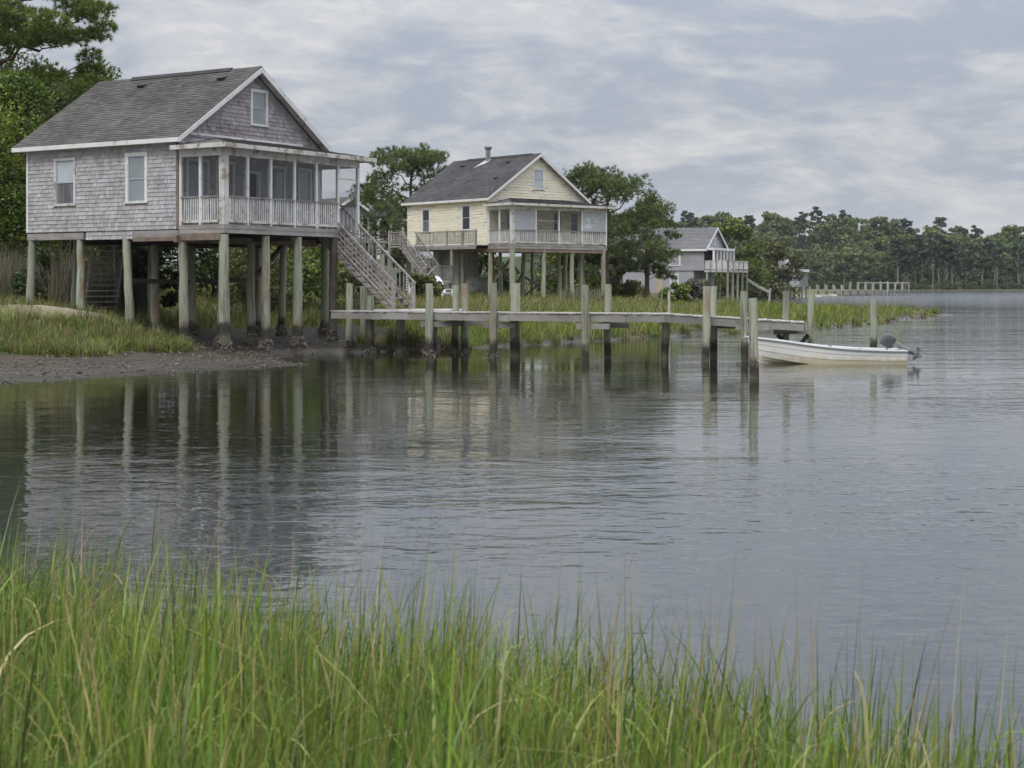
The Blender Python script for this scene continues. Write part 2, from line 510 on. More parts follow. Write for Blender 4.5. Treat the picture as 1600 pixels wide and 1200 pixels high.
def rbf_points():
    P = []
    # the water's edge (x, y), height 0, from left to right and round the marsh spit
    shore = [(-25, 33), (-18, 35.5), (-12.4, 38.7), (-11.3, 40.5), (-9.4, 42.9), (-7.3, 45.5), (-6.05, 48), (-7.3, 51.2), (-7.2, 53.6), (-6.0, 56.3), (-4.45, 57.2), (-2.4, 59.6), (0, 62.8),
             (2.7, 67), (5.8, 72), (9.35, 78), (13.4, 83.3), (16.6, 88), (19.6, 92.3), (25.3, 105.2), (32, 121), (35.4, 130.4),
             (35.5, 134), (29, 140), (21, 150), (18, 170), (21, 205), (32, 255), (46, 295), (58, 315), (75, 350), (94, 378), (86, 402), (110, 480), (140, 585), (190, 600), (260, 608), (420, 650)]
    P += [(x, y, 0.0) for x, y in shore]
    # low mud in front of the bank
    P += [(-17, 42, .10), (-14.8, 46.2, .12), (-11.9, 47.5, .12), (-9.5, 49.6, .12), (-8.3, 51, .06), (-8.5, 53.4, .04), (-8.6, 55.9, .08), (-7.5, 56.2, .04), (-6.5, 56.6, .04)]
    # foot and top of the grass bank at left
    P += [(-26, 48, .25), (-16.1, 50.3, .25), (-13.6, 50.4, .22), (-11.4, 52.0, .20), (-22, 53, .85), (-16.4, 52.9, .72), (-14.2, 53.3, .72), (-12.4, 54.4, .62), (-17.2, 55.3, 1.72), (-15.6, 55.6, 1.62), (-14.3, 56.2, 1.35), (-20, 58, 1.6)]
    # mud pocket and slope under the grey house
    P += [(-12.0, 55.6, .38), (-10.1, 55.2, .10), (-10.0, 63.3, .43), (-11.6, 60.0, .45), (-13.2, 58.9, .72), (-18.1, 59.7, 1.6), (-13.8, 57.0, .95), (-15.8, 58.3, 1.25), (-8.2, 60.3, .25)]
    # land behind it
    P += [(-30, 65, 1.8), (-20, 66, 1.75), (-17, 70, 1.7), (-12.5, 68.2, 1.05), (-9.5, 68, .98), (-6.3, 62.5, .80), (-40, 90, 2.2), (-20, 95, 2.0), (-8, 80, 1.3)]
    # bank behind the dock: foot, then top
    P += [(-4.4, 58.4, .28), (-2.3, 61.0, .26), (.3, 64.2, .25), (3, 68.5, .25), (6.2, 73.4, .24), (9.8, 79.3, .24), (13.8, 84.6, .2)]
    P += [(-5.0, 60.2, .62), (-3.0, 63.0, .70), (-.4, 66.0, .68), (2.3, 70.3, .64), (5.6, 75.2, .58), (9.3, 81, .52), (13.2, 86.5, .45), (16.4, 91.5, .4)]
    P += [(-5.5, 91, 1.35), (0, 95, 1.42), (-8, 112, 1.45), (2, 112, 1.42), (8, 110, 1.28), (11, 140, 1.0), (17.6, 147, 1.3), (21, 175, 1.7), (16, 178, 1.9), (0, 160, 1.9), (-30, 150, 2.4), (10, 230, 1.8), (-60, 250, 3.5), (24, 215, 1.2)]
    # marsh spit
    P += [(25.5, 128, .42), (31, 127, .34), (25, 116, .36), (21, 107, .32), (20.8, 98.0, .10), (27, 112, .09), (33.6, 130.2, .26), (20, 122, .42), (18, 108, .45)]
    # far bank
    P += [(50, 312, .5), (57, 335, .5), (72, 372, .6), (40, 300, 1.0), (30, 260, 1.0), (60, 400, .9), (90, 520, 1.0), (140, 620, .5), (200, 625, .5), (300, 640, .5), (30, 420, 1.6), (-100, 400, 4), (0, 620, 2), (420, 700, .6), (100, 700, 1), (300, 800, 1), (0, 900, 2), (400, 1000, 1), (-200, 900, 5), (-80, 60, 2.4), (-90, 150, 3.5), (-350, 500, 6)]
    # under water
    P += [(-26, 29, -.7), (-12, 34, -.6), (-6, 43, -.45), (-6.0, 51.5, -.18), (-5.6, 54, -.25), (-4.2, 47, -.5), (-3.2, 54, -.5), (0, 57, -.55), (4, 64, -.6), (10, 73, -.6), (16, 81, -.6), (22, 90, -.6), (30, 105, -.6), (37, 120, -.6), (42, 133, -.6), (33, 150, -.5), (26, 172, -.5), (32, 215, -.5),
          (45, 250, -.6), (60, 290, -.6), (80, 325, -.6), (105, 372, -.6), (100, 405, -.5), (130, 480, -.6), (165, 570, -.6), (220, 580, -.7), (320, 590, -.7), (450, 610, -.8), (0, 30, -.9), (0, 45, -.8), (20, 50, -.9), (60, 100, -1), (100, 200, -1), (200, 400, -1), (400, 400, -1), (150, 100, -1), (-40, 22, -.9), (400, 100, -1), (600, 600, -1)]
    return np.array(P, dtype=float)


_P = rbf_points()
_D = np.linalg.norm(_P[:, None, :2] - _P[None, :, :2], axis=2)
_A = np.zeros((len(_P) + 3,) * 2)
_A[:len(_P), :len(_P)] = -_D - np.eye(len(_P)) * .03
_A[:len(_P), len(_P)] = _A[len(_P), :len(_P)] = 1
_A[:len(_P), len(_P) + 1:] = _P[:, :2] / 100
_A[len(_P) + 1:, :len(_P)] = _P[:, :2].T / 100
_W = np.linalg.solve(_A, np.concatenate([_P[:, 2], [0, 0, 0]]))


def sstep(a, b, x):
    t = np.clip((x - a) / (b - a), 0, 1)
    return t * t * (3 - 2 * t)


def wob(x, y, f, seed=0.0):
    """smooth bounded noise in about -1..1"""
    s = seed
    return (np.sin(f * (1.0 * x + .35 * y) + 1.3 + s) * np.cos(f * (.8 * y - .45 * x) + 2.1 * s) + .6 * np.sin(f * 2.13 * (x * .7 - y) + 4.1 + s) * np.cos(f * 1.87 * (y * .6 + x) + s)
            + .35 * np.sin(f * 4.3 * (x + .2 * y) + s * 3) * np.cos(f * 3.9 * (y - .3 * x) + 2)) / 1.6


def ground_h(X, Y, rough=True):
    X = np.atleast_1d(np.asarray(X, float))
    Y = np.atleast_1d(np.asarray(Y, float))
    z = np.empty_like(X)
    n = len(_P)
    for i in range(0, len(X), 20000):
        x, y = X[i:i + 20000], Y[i:i + 20000]
        d = np.hypot(x[:, None] - _P[None, :, 0], y[:, None] - _P[None, :, 1])
        z[i:i + 20000] = -d @ _W[:n] + _W[n] + x / 100 * _W[n + 1] + y / 100 * _W[n + 2]
    z = np.clip(z, -1.2, 6)
    # wooded hill across the water
    prof = np.interp(X, [-150, 20, 60, 140, 190, 250, 330, 420], [10, 15, 20, 22, 18, 13, 8, 5])
    z = z + prof * sstep(640, 800, Y)
    if rough:
        k = np.clip(z * 4 + .4, .15, 1)
        near = np.clip(140 / np.maximum(Y, 1), .2, 1)
        z = z + k * near * (.035 * wob(X, Y, 1.1) + .028 * wob(X, Y, 3.7, 1) + .018 * wob(X, Y, 9.0, 2))
    return z


def gh(x, y):
    return float(ground_h([x], [y], False)[0])


def ground_material():
    m = pmat('ground', (.078, .066, .050), (.050, .043, .033), .8, rough=.62, bump=.9, bscale=7, spec=.12, bdist=.05)
    nt = m.node_tree
    b = nt.nodes['Principled BSDF']
    old = b.inputs['Base Color'].links[0].from_socket
    at = nd(nt, 'ShaderNodeAttribute', attribute_name='tint')
    sp = nd(nt, 'ShaderNodeSeparateColor')
    nt.links.new(at.outputs['Color'], sp.inputs[0])
    geo = nd(nt, 'ShaderNodeNewGeometry')
    n1 = noise(nt, geo.outputs['Position'], 6, 6, .7)
    soil = mixc(nt, ramp(nt, n1, .35, .65), (.115, .12, .045), (.165, .15, .075))
    sand = mixc(nt, ramp(nt, n1, .3, .7), (.40, .35, .28), (.30, .26, .205))
    wood = mixc(nt, ramp(nt, n1, .3, .7), (.04, .06, .025), (.06, .075, .035))
    c = mixc(nt, sp.outputs[0], old, soil)
    c = mixc(nt, sp.outputs[1], c, sand)
    c = mixc(nt, sp.outputs[2], c, wood)
    c = mixc(nt, at.outputs['Alpha'], c, mixc(nt, ramp(nt, n1, .4, .65), (.020, .017, .013), (.042, .035, .026)))  # shade under the house, painted in as near-black mud colour
    nt.links.new(c, b.inputs['Base Color'])
    r = math_node(nt, 'ADD', .62, math_node(nt, 'MULTIPLY', math_node(nt, 'MAXIMUM', sp.outputs[0], sp.outputs[1]), .3))
    # mud left wet by the tide is darker and shines
    sz = nd(nt, 'ShaderNodeSeparateXYZ')
    nt.links.new(geo.outputs['Position'], sz.inputs[0])
    wz = math_node(nt, 'ADD', sz.outputs[2], math_node(nt, 'MULTIPLY', math_node(nt, 'SUBTRACT', noise(nt, geo.outputs['Position'], 1.3, 5, .6), .5), .22))
    wet = ramp(nt, wz, .13, .03)
    dk = mixc(nt, math_node(nt, 'MULTIPLY', wet, .65), c, (.028, .024, .018))
    nt.links.new(dk, b.inputs['Base Color'])
    r2 = math_node(nt, 'SUBTRACT', r, math_node(nt, 'MULTIPLY', wet, .42))
    nt.links.new(r2, b.inputs['Roughness'])
    nt.links.new(math_node(nt, 'ADD', .1, math_node(nt, 'MULTIPLY', wet, .35)), b.inputs['Specular IOR Level'])
    return m


def sand_mask(X, Y):
    a = np.exp(-(((X + 16.4) / 2.6) ** 2 + ((Y - 56.2 + .25 * (X + 16)) / 1.1) ** 2))
    b_ = np.exp(-(((X + 1.5) / 2.2) ** 2 + ((Y - 99) / 2.0) ** 2)) * .8
    c = np.exp(-(((X + 8.5) / 4) ** 2 + ((Y - 84) / 2.5) ** 2)) * .7
    return np.clip(a + b_ + c, 0, 1)


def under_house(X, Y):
    """1 on the bare mud under the grey house, where its shade is painted in"""
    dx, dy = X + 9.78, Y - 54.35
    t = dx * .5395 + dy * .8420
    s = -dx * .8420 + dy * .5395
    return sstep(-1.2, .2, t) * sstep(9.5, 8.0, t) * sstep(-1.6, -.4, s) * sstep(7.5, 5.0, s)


def build_ground():
    na, nr = 330, 520
    ang = np.linspace(-.62, .56, na)
    yy = np.concatenate([np.geomspace(27, 140, 360), np.geomspace(141, 1500, nr - 360)])
    A, Yg = np.meshgrid(ang, yy)
    Xg = A * Yg
    X, Y = Xg.ravel(), Yg.ravel()
    Z = ground_h(X, Y)
    z0 = ground_h(X, Y, False)
    uh = under_house(X, Y)
    near_wet = sstep(.16, .42, z0 + .07 * wob(X, Y, 1.9, 3))
    soil = near_wet * (1 - uh)
    sand = sand_mask(X, Y) * sstep(.5, .9, z0)
    wood = sstep(618, 640, Y)
    col = np.stack([soil, sand, wood, .9 * under_house(X, Y) * sstep(.02, .12, z0 + .05 * wob(X, Y, 1.4, 8))], 1)  # alpha carries the painted shade under the grey house
    idx = np.arange(nr * na).reshape(nr, na)
    F = np.stack([idx[:-1, :-1], idx[:-1, 1:], idx[1:, 1:], idx[1:, :-1]], -1).reshape(-1, 4)
    V = np.stack([X, Y, Z], 1)
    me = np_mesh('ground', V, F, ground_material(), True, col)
    o = link_mesh('ground', me)
    prop(o, kind='structure', label='muddy tidal bank and low marsh land behind the creek')
    return o


build_ground()


def near_edge(x):
    """far edge (y) of the near grass bank"""
    return np.interp(x, [-9, -4, -2, -.6, .6, 1.5, 2.4, 4, 9], [12.2, 10.4, 9.6, 8.8, 8.2, 7.6, 7.0, 6.6, 6.4])


def near_h(x, y):
    d = near_edge(x) - y
    return -.10 + .34 * sstep(-.4, 3.6, d) + .05 * np.clip(d - 3, 0, 6)


def build_near_bank():
    xs, ys = np.linspace(-9, 9, 110), np.linspace(-3, 14, 110)
    X, Y = [a.ravel() for a in np.meshgrid(xs, ys)]
    Z = near_h(X, Y) + .02 * wob(X, Y, 5)
    n = 110
    idx = np.arange(n * n).reshape(n, n)
    F = np.stack([idx[:-1, :-1], idx[:-1, 1:], idx[1:, 1:], idx[1:, :-1]], -1).reshape(-1, 4)
    col = np.tile(np.array([[.35, 0, 0, 0]]), (n * n, 1))
    me = np_mesh('near_bank', np.stack([X, Y, Z], 1), F, MATS['ground'], True, col)
    prop(link_mesh('near_bank', me), kind='structure', label='muddy near shore under the tall foreground grass')


build_near_bank()


def build_water():
    m = bpy.data.materials.new('water')
    m.use_nodes = True
    nt = m.node_tree
    b = nt.nodes['Principled BSDF']
    geo = nd(nt, 'ShaderNodeNewGeometry')
    pos = geo.outputs['Position']
    b.inputs['IOR'].default_value = 1.6
    # short wind ripples whose crests run across the view, calmer in the lee of the bank
    a = noise(nt, pos, 1.0, 2, .5, (1.3, 2.3, 1), .5)
    r2 = noise(nt, pos, 1.0, 2, .5, (3.6, 6.5, 1), .5)
    r3 = noise(nt, pos, 1.0, 2, .5, (.22, .55, 1), .2)
    h = math_node(nt, 'ADD', math_node(nt, 'MULTIPLY', a, .55), math_node(nt, 'MULTIPLY', r2, .20))
    h = math_node(nt, 'ADD', h, math_node(nt, 'MULTIPLY', r3, .9))
    gust = ramp(nt, noise(nt, pos, 1.0, 3, .55, (.035, .09, 1)), .36, .66)
    sep = nd(nt, 'ShaderNodeSeparateXYZ')
    nt.links.new(pos, sep.inputs[0])
    # distance from the sheltered water in front of the grey house
    ex = math_node(nt, 'POWER', math_node(nt, 'DIVIDE', math_node(nt, 'ADD', sep.outputs[0], 6.0), 15.0), 2.0)
    ey = math_node(nt, 'POWER', math_node(nt, 'DIVIDE', math_node(nt, 'SUBTRACT', sep.outputs[1], 44.0), 20.0), 2.0)
    calm = ramp(nt, math_node(nt, 'ADD', ex, ey), .35, 2.6)
    # murky brown water, painted darker where the house reflects, greyer in the open creek; wavelets too small to see at a distance act as gloss
    nt.links.new(mixc(nt, calm, (.016, .018, .008), (.036, .045, .048)), b.inputs['Base Color'])
    nt.links.new(math_node(nt, 'ADD', .03, math_node(nt, 'MULTIPLY', ramp(nt, sep.outputs[1], 55, 330), .13)), b.inputs['Roughness'])
    amp = math_node(nt, 'MULTIPLY', math_node(nt, 'ADD', .30, math_node(nt, 'MULTIPLY', gust, .75)), math_node(nt, 'ADD', .58, math_node(nt, 'MULTIPLY', calm, .62)))
    h = math_node(nt, 'MULTIPLY', h, amp)
    bn = nd(nt, 'ShaderNodeBump')
    bn.inputs['Strength'].default_value = 1.0
    bn.inputs['Distance'].default_value = .036
    nt.links.new(h, bn.inputs['Height'])
    nt.links.new(bn.outputs[0], b.inputs['Normal'])
    mb = MB()
    mb.add([(-1400, -60, 0), (1400, -60, 0), (1400, 1480, 0), (-1400, 1480, 0)], [(0, 1, 2, 3)])
    mb.build('water', m, kind='structure', label='calm grey tidal creek with small ripples')


build_water()
# ------------------------------------------------------------------ house building kit
def frame(origin, U, N):
    """matrix whose x runs along the wall, y points out of it, z is up"""
    M = Matrix.Identity(4)
    for i in range(3):
        M[i][0], M[i][1], M[i][2], M[i][3] = U[i], N[i], (0, 0, 1)[i], origin[i]
    return M


class Kit:
    def __init__(self, root, name_world=None):
        self.root = root
        self.shared = {}

    def unit(self, name, mat):
        """a unit box mesh shared by alike pieces"""
        k = (name, mat)
        if k not in self.shared:
            mb = MB()
            mb.box((-.5, -.5, -.5), (.5, .5, .5))
            self.shared[k] = mb.mesh(name, MATS[mat])
        return self.shared[k]

    def piece(self, name, mat, parent, a, b, M=None):
        """one box-shaped part between corners a and b (in M), as an object sharing the unit mesh"""
        o = link_mesh(name, self.unit(name, mat), parent)
        c = [(a[i] + b[i]) / 2 for i in range(3)]
        s = [abs(b[i] - a[i]) for i in range(3)]
        L = Matrix.Translation(c) @ Matrix.Diagonal((*s, 1))
        o.matrix_local = (M @ L) if M is not None else L
        return o

    def rod(self, name, mat, parent, p, q, w, h=None, up=(0, 0, 1), M=None):
        """one square bar part from p to q"""
        h = h or w
        p, q = Vector(p), Vector(q)
        if M is not None:
            p, q = M @ p, M @ q
            up = M.to_3x3() @ Vector(up)
        d = q - p
        L = d.length
        d.normalize()
        s = d.cross(Vector(up))
        if s.length < 1e-4:
            s = d.cross(Vector((1, 0, 0)))
        s.normalize()
        u = s.cross(d)
        o = link_mesh(name, self.unit(name, mat), parent)
        R = Matrix((s, d, u)).transposed().to_4x4()
        o.matrix_local = Matrix.Translation((p + q) / 2) @ R @ Matrix.Diagonal((w, L, h, 1))
        return o


def window(kit, parent, M, u, z0, w, h, trim='white_paint', inner='blind', upper=None, tw=.1, proud=.05, label=None, muntins=False):
    """double-hung window on a wall: M wall frame, u centre, z0 sill"""
    x0, x1, z1 = u - w / 2, u + w / 2, z0 + h
    mb = MB(M)
    mb.box((x0, -.02, z0 + .06), (x0 + tw, proud, z1 - tw))
    mb.box((x1 - tw, -.02, z0 + .06), (x1, proud, z1 - tw))
    mb.box((x0 - .015, -.02, z1 - tw), (x1 + .015, proud + .012, z1))
    f = mb.build('window', MATS[trim], parent, label=label)
    mb = MB(M)
    mb.box((x0 - .03, -.02, z0), (x1 + .03, proud + .035, z0 + .06))
    mb.build('sill', MATS[trim], f)
    a0, a1, b0, b1 = x0 + tw, x1 - tw, z0 + .06, z1 - tw
    mid = (b0 + b1) / 2
    for k, (c0, c1, y) in enumerate(((b0, mid + .02, .018), (mid - .02, b1, .030))):
        mb = MB(M)
        t = .04
        mb.box((a0, -.01, c0), (a0 + t, y, c1))
        mb.box((a1 - t, -.01, c0), (a1, y, c1))
        mb.box((a0 + t, -.01, c0), (a1 - t, y - .001, c0 + t))
        mb.box((a0 + t, -.01, c1 - t), (a1 - t, y - .001, c1))
        if muntins:
            mb.box((u - .012, -.01, c0 + t), (u + .012, y - .004, c1 - t))
        mb.build('sash', MATS['sash'] if trim != 'white_siding' else MATS['white_paint'], f)
        mb = MB(M)
        mb.add([(a0 + t, y - .012, c0 + t), (a1 - t, y - .012, c0 + t), (a1 - t, y - .012, c1 - t), (a0 + t, y - .012, c1 - t)], [(0, 1, 2, 3)])
        mb.build('pane', MATS['window_glass'], f)
        mb = MB(M)
        mt = upper if (k == 1 and upper) else inner
        mb.box((a0 + t, -.012, c0 + t), (a1 - t, .002, c1 - t))
        mb.build('blind', MATS[mt], f)  # with dark_room this sheet paints an unlit room's darkness, not a blind
    return f


def gable_range(z, ze, zr, W, inset=.12):
    if z <= ze:
        return 0.0, W
    k = (z - ze) / (zr - ze)
    return k * W / 2 + inset, W - k * W / 2 - inset


def shingle_rows(kit, parent, jobs, cam_local, mat='wall_shingle', name='shingle', row=.145, wmin=.11, wmax=.21, single=300, mat2=None):
    """wall shingles on several wall faces; the nearest are objects, the rest one joined part.
    jobs: (M, z0, z1, range function(z) -> (u0, u1), holes[(u0, u1, z0, z1)])"""
    mb = MB()
    mb.hexa([(-.5, 0, 0), (.5, 0, 0), (.5, 1.0, 0), (-.5, 1.0, 0), (-.5, 0, 1), (.5, 0, 1), (.5, .3, 1), (-.5, .3, 1)])
    unit = mb.mesh(name, MATS[mat])
    todo = []
    for ji, (M, z0, z1, rng, holes) in enumerate(jobs):
        nrow = int((z1 - z0) / row + .5)
        for r in range(nrow):
            za = z0 + r * row
            zb = min(za + row + .012, z1 + .01)
            u0, u1 = rng((za + zb) / 2)
            if u1 - u0 < .1:
                continue
            u = u0
            while u < u1 - .02:
                w = min(random.uniform(wmin, wmax), u1 - u)
                segs = [(u + .004, u + w - .004)]
                for (h0, h1, k0, k1) in holes:
                    if zb <= k0 or za >= k1:
                        continue
                    ns = []
                    for a, b in segs:
                        if b <= h0 or a >= h1:
                            ns.append((a, b))
                        else:
                            if a < h0 - .02:
                                ns.append((a, h0))
                            if b > h1 + .02:
                                ns.append((h1, b))
                    segs = ns
                for a, b in segs:
                    if b - a > .02:
                        dz = random.uniform(-.005, .004)
                        L = Matrix.Translation(((a + b) / 2, 0, za + dz)) @ Matrix.Diagonal((b - a, random.uniform(.026, .040), zb - za - dz, 1))
                        X = M @ L
                        todo.append(((X.translation - cam_local).length, X, ji))
                u += w
    todo.sort(key=lambda t: t[0])
    unit2 = mb.mesh(name, MATS[mat2 or mat])
    for d, X, ji in todo[:single]:
        o = link_mesh(name, unit2 if ji == 1 else unit, parent)
        o.matrix_local = X
    rest = MB()
    q = [Vector(v) for v in mb.v]
    kinds = []
    for d, X, ji in todo[single:]:
        rest.add([X @ p for p in q], mb.f)
        kinds += [1 if ji == 1 else 0] * len(mb.f)
    if rest.v:
        o = rest.build(name + 's', MATS[mat], parent, kind='stuff')
        o.data.materials.append(MATS[mat2 or mat])
        o.data.polygons.foreach_set('material_index', kinds)


def clapboards(kit, parent, jobs, mat='clapboard', row=.19):
    """lapped boards, each a part"""
    mb = MB()
    mb.hexa([(-.5, 0, 0), (.5, 0, 0), (.5, 1, 0), (-.5, 1, 0), (-.5, 0, 1), (.5, 0, 1), (.5, .25, 1), (-.5, .25, 1)])
    unit = mb.mesh('clapboard', MATS[mat])
    for M, z0, z1, rng, holes in jobs:
        for r in range(int((z1 - z0) / row + .5)):
            za = z0 + r * row
            zb = za + row + .01
            u0, u1 = rng((za + zb) / 2)
            if u1 - u0 < .15:
                continue
            segs = [(u0, u1)]
            cut = random.uniform(u0 + .3, u1 - .3) if u1 - u0 > 2.5 else None
            if cut:
                segs = [(u0, cut - .003), (cut + .003, u1)]
            for (h0, h1, k0, k1) in holes:
                if zb <= k0 or za >= k1:
                    continue
                ns = []
                for a, b in segs:
                    if b <= h0 or a >= h1:
                        ns.append((a, b))
                    else:
                        if a < h0 - .02:
                            ns.append((a, h0))
                        if b > h1 + .02:
                            ns.append((h1, b))
                segs = ns
            for a, b in segs:
                o = link_mesh('clapboard', unit, parent)
                o.matrix_local = M @ Matrix.Translation(((a + b) / 2, 0, za)) @ Matrix.Diagonal((b - a, .036, zb - za, 1))


def roof_rows(M, length, slope, mat, parent, row=.145, tab=.30, limit=None):
    """roof shingle courses as one joined part: M has x along the eave, z up the slope, y out of it"""
    mb = MB(M)
    n = int(slope / row)
    row = slope / n
    for r in range(n):
        z0, z1 = r * row, (r + 1) * row + .015
        a, b = 0.0, length
        if limit:
            a, b = limit((z0 + z1) / 2)
        u = a - (tab * .5 if r % 2 else random.uniform(0, .1))
        dz = random.uniform(-.006, .006)
        while u < b:
            w = tab * random.uniform(.8, 1.2)
            p, q = max(u, a), min(u + w - .006, b)
            u += w
            if q - p < .03:
                continue
            y = random.uniform(.014, .026)
            j = dz + random.uniform(-.008, .008) if r else 0
            mb.add([(p, .002, z0 + j), (q, .002, z0 + j), (q, y, z0 + j), (p, y, z0 + j), (p, .004, z1), (q, .004, z1)], [(0, 1, 2, 3), (3, 2, 5, 4), (0, 3, 4), (1, 5, 2)])
    return mb.build('roof_shingles', MATS[mat], parent, kind='stuff')


def piling(mb, x, y, z0, z1, r, lean=(0, 0), n=10, jit=.03):
    """a slightly crooked round post"""
    k = 6
    pts, rr = [], []
    for i in range(k + 1):
        f = i / k
        z = z0 + (z1 - z0) * f
        wobx = random.uniform(-.026, .026) * (0 < i < k)
        pts.append((x + lean[0] * f + wobx, y + lean[1] * f, z))
        rr.append(r * (1.10 - .17 * f) * random.uniform(.955, 1.045))
    mb.tube(pts, rr, n, True, jit)


def oysters(x, y, z, r, mat, parent, h=.38, n=70):
    """lumps of shells round the foot of a post, one joined part"""
    mb = MB()
    for _ in range(n):
        t = random.uniform(0, 2 * math.pi)
        hh = random.random() ** 1.2
        rr = r * (1.12 + .42 * math.sin(math.pi * min(1, .25 + hh * .9)) * random.uniform(.5, 1))
        c = Vector((x + math.cos(t) * rr, y + math.sin(t) * rr, z + hh * h))
        s = random.uniform(.03, .085)
        a = Vector((random.uniform(-1, 1), random.uniform(-1, 1), random.uniform(-.4, 1))).normalized()
        b = a.cross(Vector((math.cos(t), math.sin(t), .2))).normalized()
        c2 = a.cross(b)
        mb.add([c - a * s, c + b * s * .6, c + a * s, c - b * s * .6, c + c2 * s * .5, c - c2 * s * .5],
               [(0, 1, 4), (1, 2, 4), (2, 3, 4), (3, 0, 4), (1, 0, 5), (2, 1, 5), (3, 2, 5), (0, 3, 5)])
    return mb.build('oyster_growth', MATS[mat], parent, kind='stuff')


def stairs(kit, parent, M, width, run, drop, rail=.95, mat='grey_wood', near_grid=False, nbal=14, name='staircase', open_bottom=True):
    """straight open flight: x down the flight, y across it, z up; starts at the origin"""
    mb = MB(M)
    sl = drop / run
    for y in (0.0, width):
        mb.add([(0, y - .025, -.06), (run, y - .025, -drop - .06), (run, y - .025, -drop - .34 if not open_bottom else -drop - .2), (0, y - .025, -.40),
                (0, y + .025, -.06), (run, y + .025, -drop - .06), (run, y + .025, -drop - .34 if not open_bottom else -drop - .2), (0, y + .025, -.40)],
               [(0, 1, 2, 3), (7, 6, 5, 4), (0, 4, 5, 1), (1, 5, 6, 2), (2, 6, 7, 3), (3, 7, 4, 0)])
    st = mb.build(name, MATS[mat], parent)
    n = max(4, int(round(drop / .205)))
    for i in range(1, n):
        z = -drop * i / n
        x = run * (i - .5) / n
        kit.piece('tread', mat, st, (x - .13, -.06, z - .045), (x + .14, width + .06, z), M)
    for y in (0.0, width):
        yy = y
        kit.rod('handrail', mat, st, (0, yy, rail), (run + .05, yy, rail - drop - .05 * sl), .09, .045, M=M)
        kit.rod('bottom_rail', mat, st, (0, yy, .10), (run, yy, .10 - drop), .05, .07, M=M)
        for i in range(nbal):
            x = run * (i + .7) / (nbal + .4)
            kit.rod('baluster', mat, st, (x, yy, .02 - x * sl), (x, yy, rail - .02 - x * sl), .035, up=(1, 0, 0), M=M)
        kit.rod('newel_post', mat, st, (run - .04, yy, -drop - .25), (run - .04, yy, rail - drop + .02), .10, up=(1, 0, 0), M=M)
        if near_grid and y == 0:
            for k in (.30, .50, .70):
                kit.rod('mid_rail', mat, st, (0, yy, k * rail), (run, yy, k * rail - drop), .03, .045, M=M)
    return st


def railing(kit, parent, M, u0, u1, z, h=.95, n=9, mat='baluster_paint', top='grey_wood', bot='worn_white', bw=.04, sub=None):
    """rail section between two posts, balusters as parts"""
    top_o = kit.piece('top_rail', top, parent, (u0, -.055, z + h - .05), (u1, .055, z + h), M)
    kit.piece('bottom_rail', bot, parent, (u0, -.03, z + .07), (u1, .03, z + .15), M)
    for i in range(n):
        u = u0 + (u1 - u0) * (i + .5 + random.uniform(-.08, .08)) / n
        M2 = M @ Matrix.Translation((u, 0, z)) @ Matrix.Rotation(random.uniform(-.02, .02), 4, 'Y')
        kit.piece('baluster', mat, parent, (-bw / 2, -bw / 2, .15), (bw / 2, bw / 2, h - .05), M2)


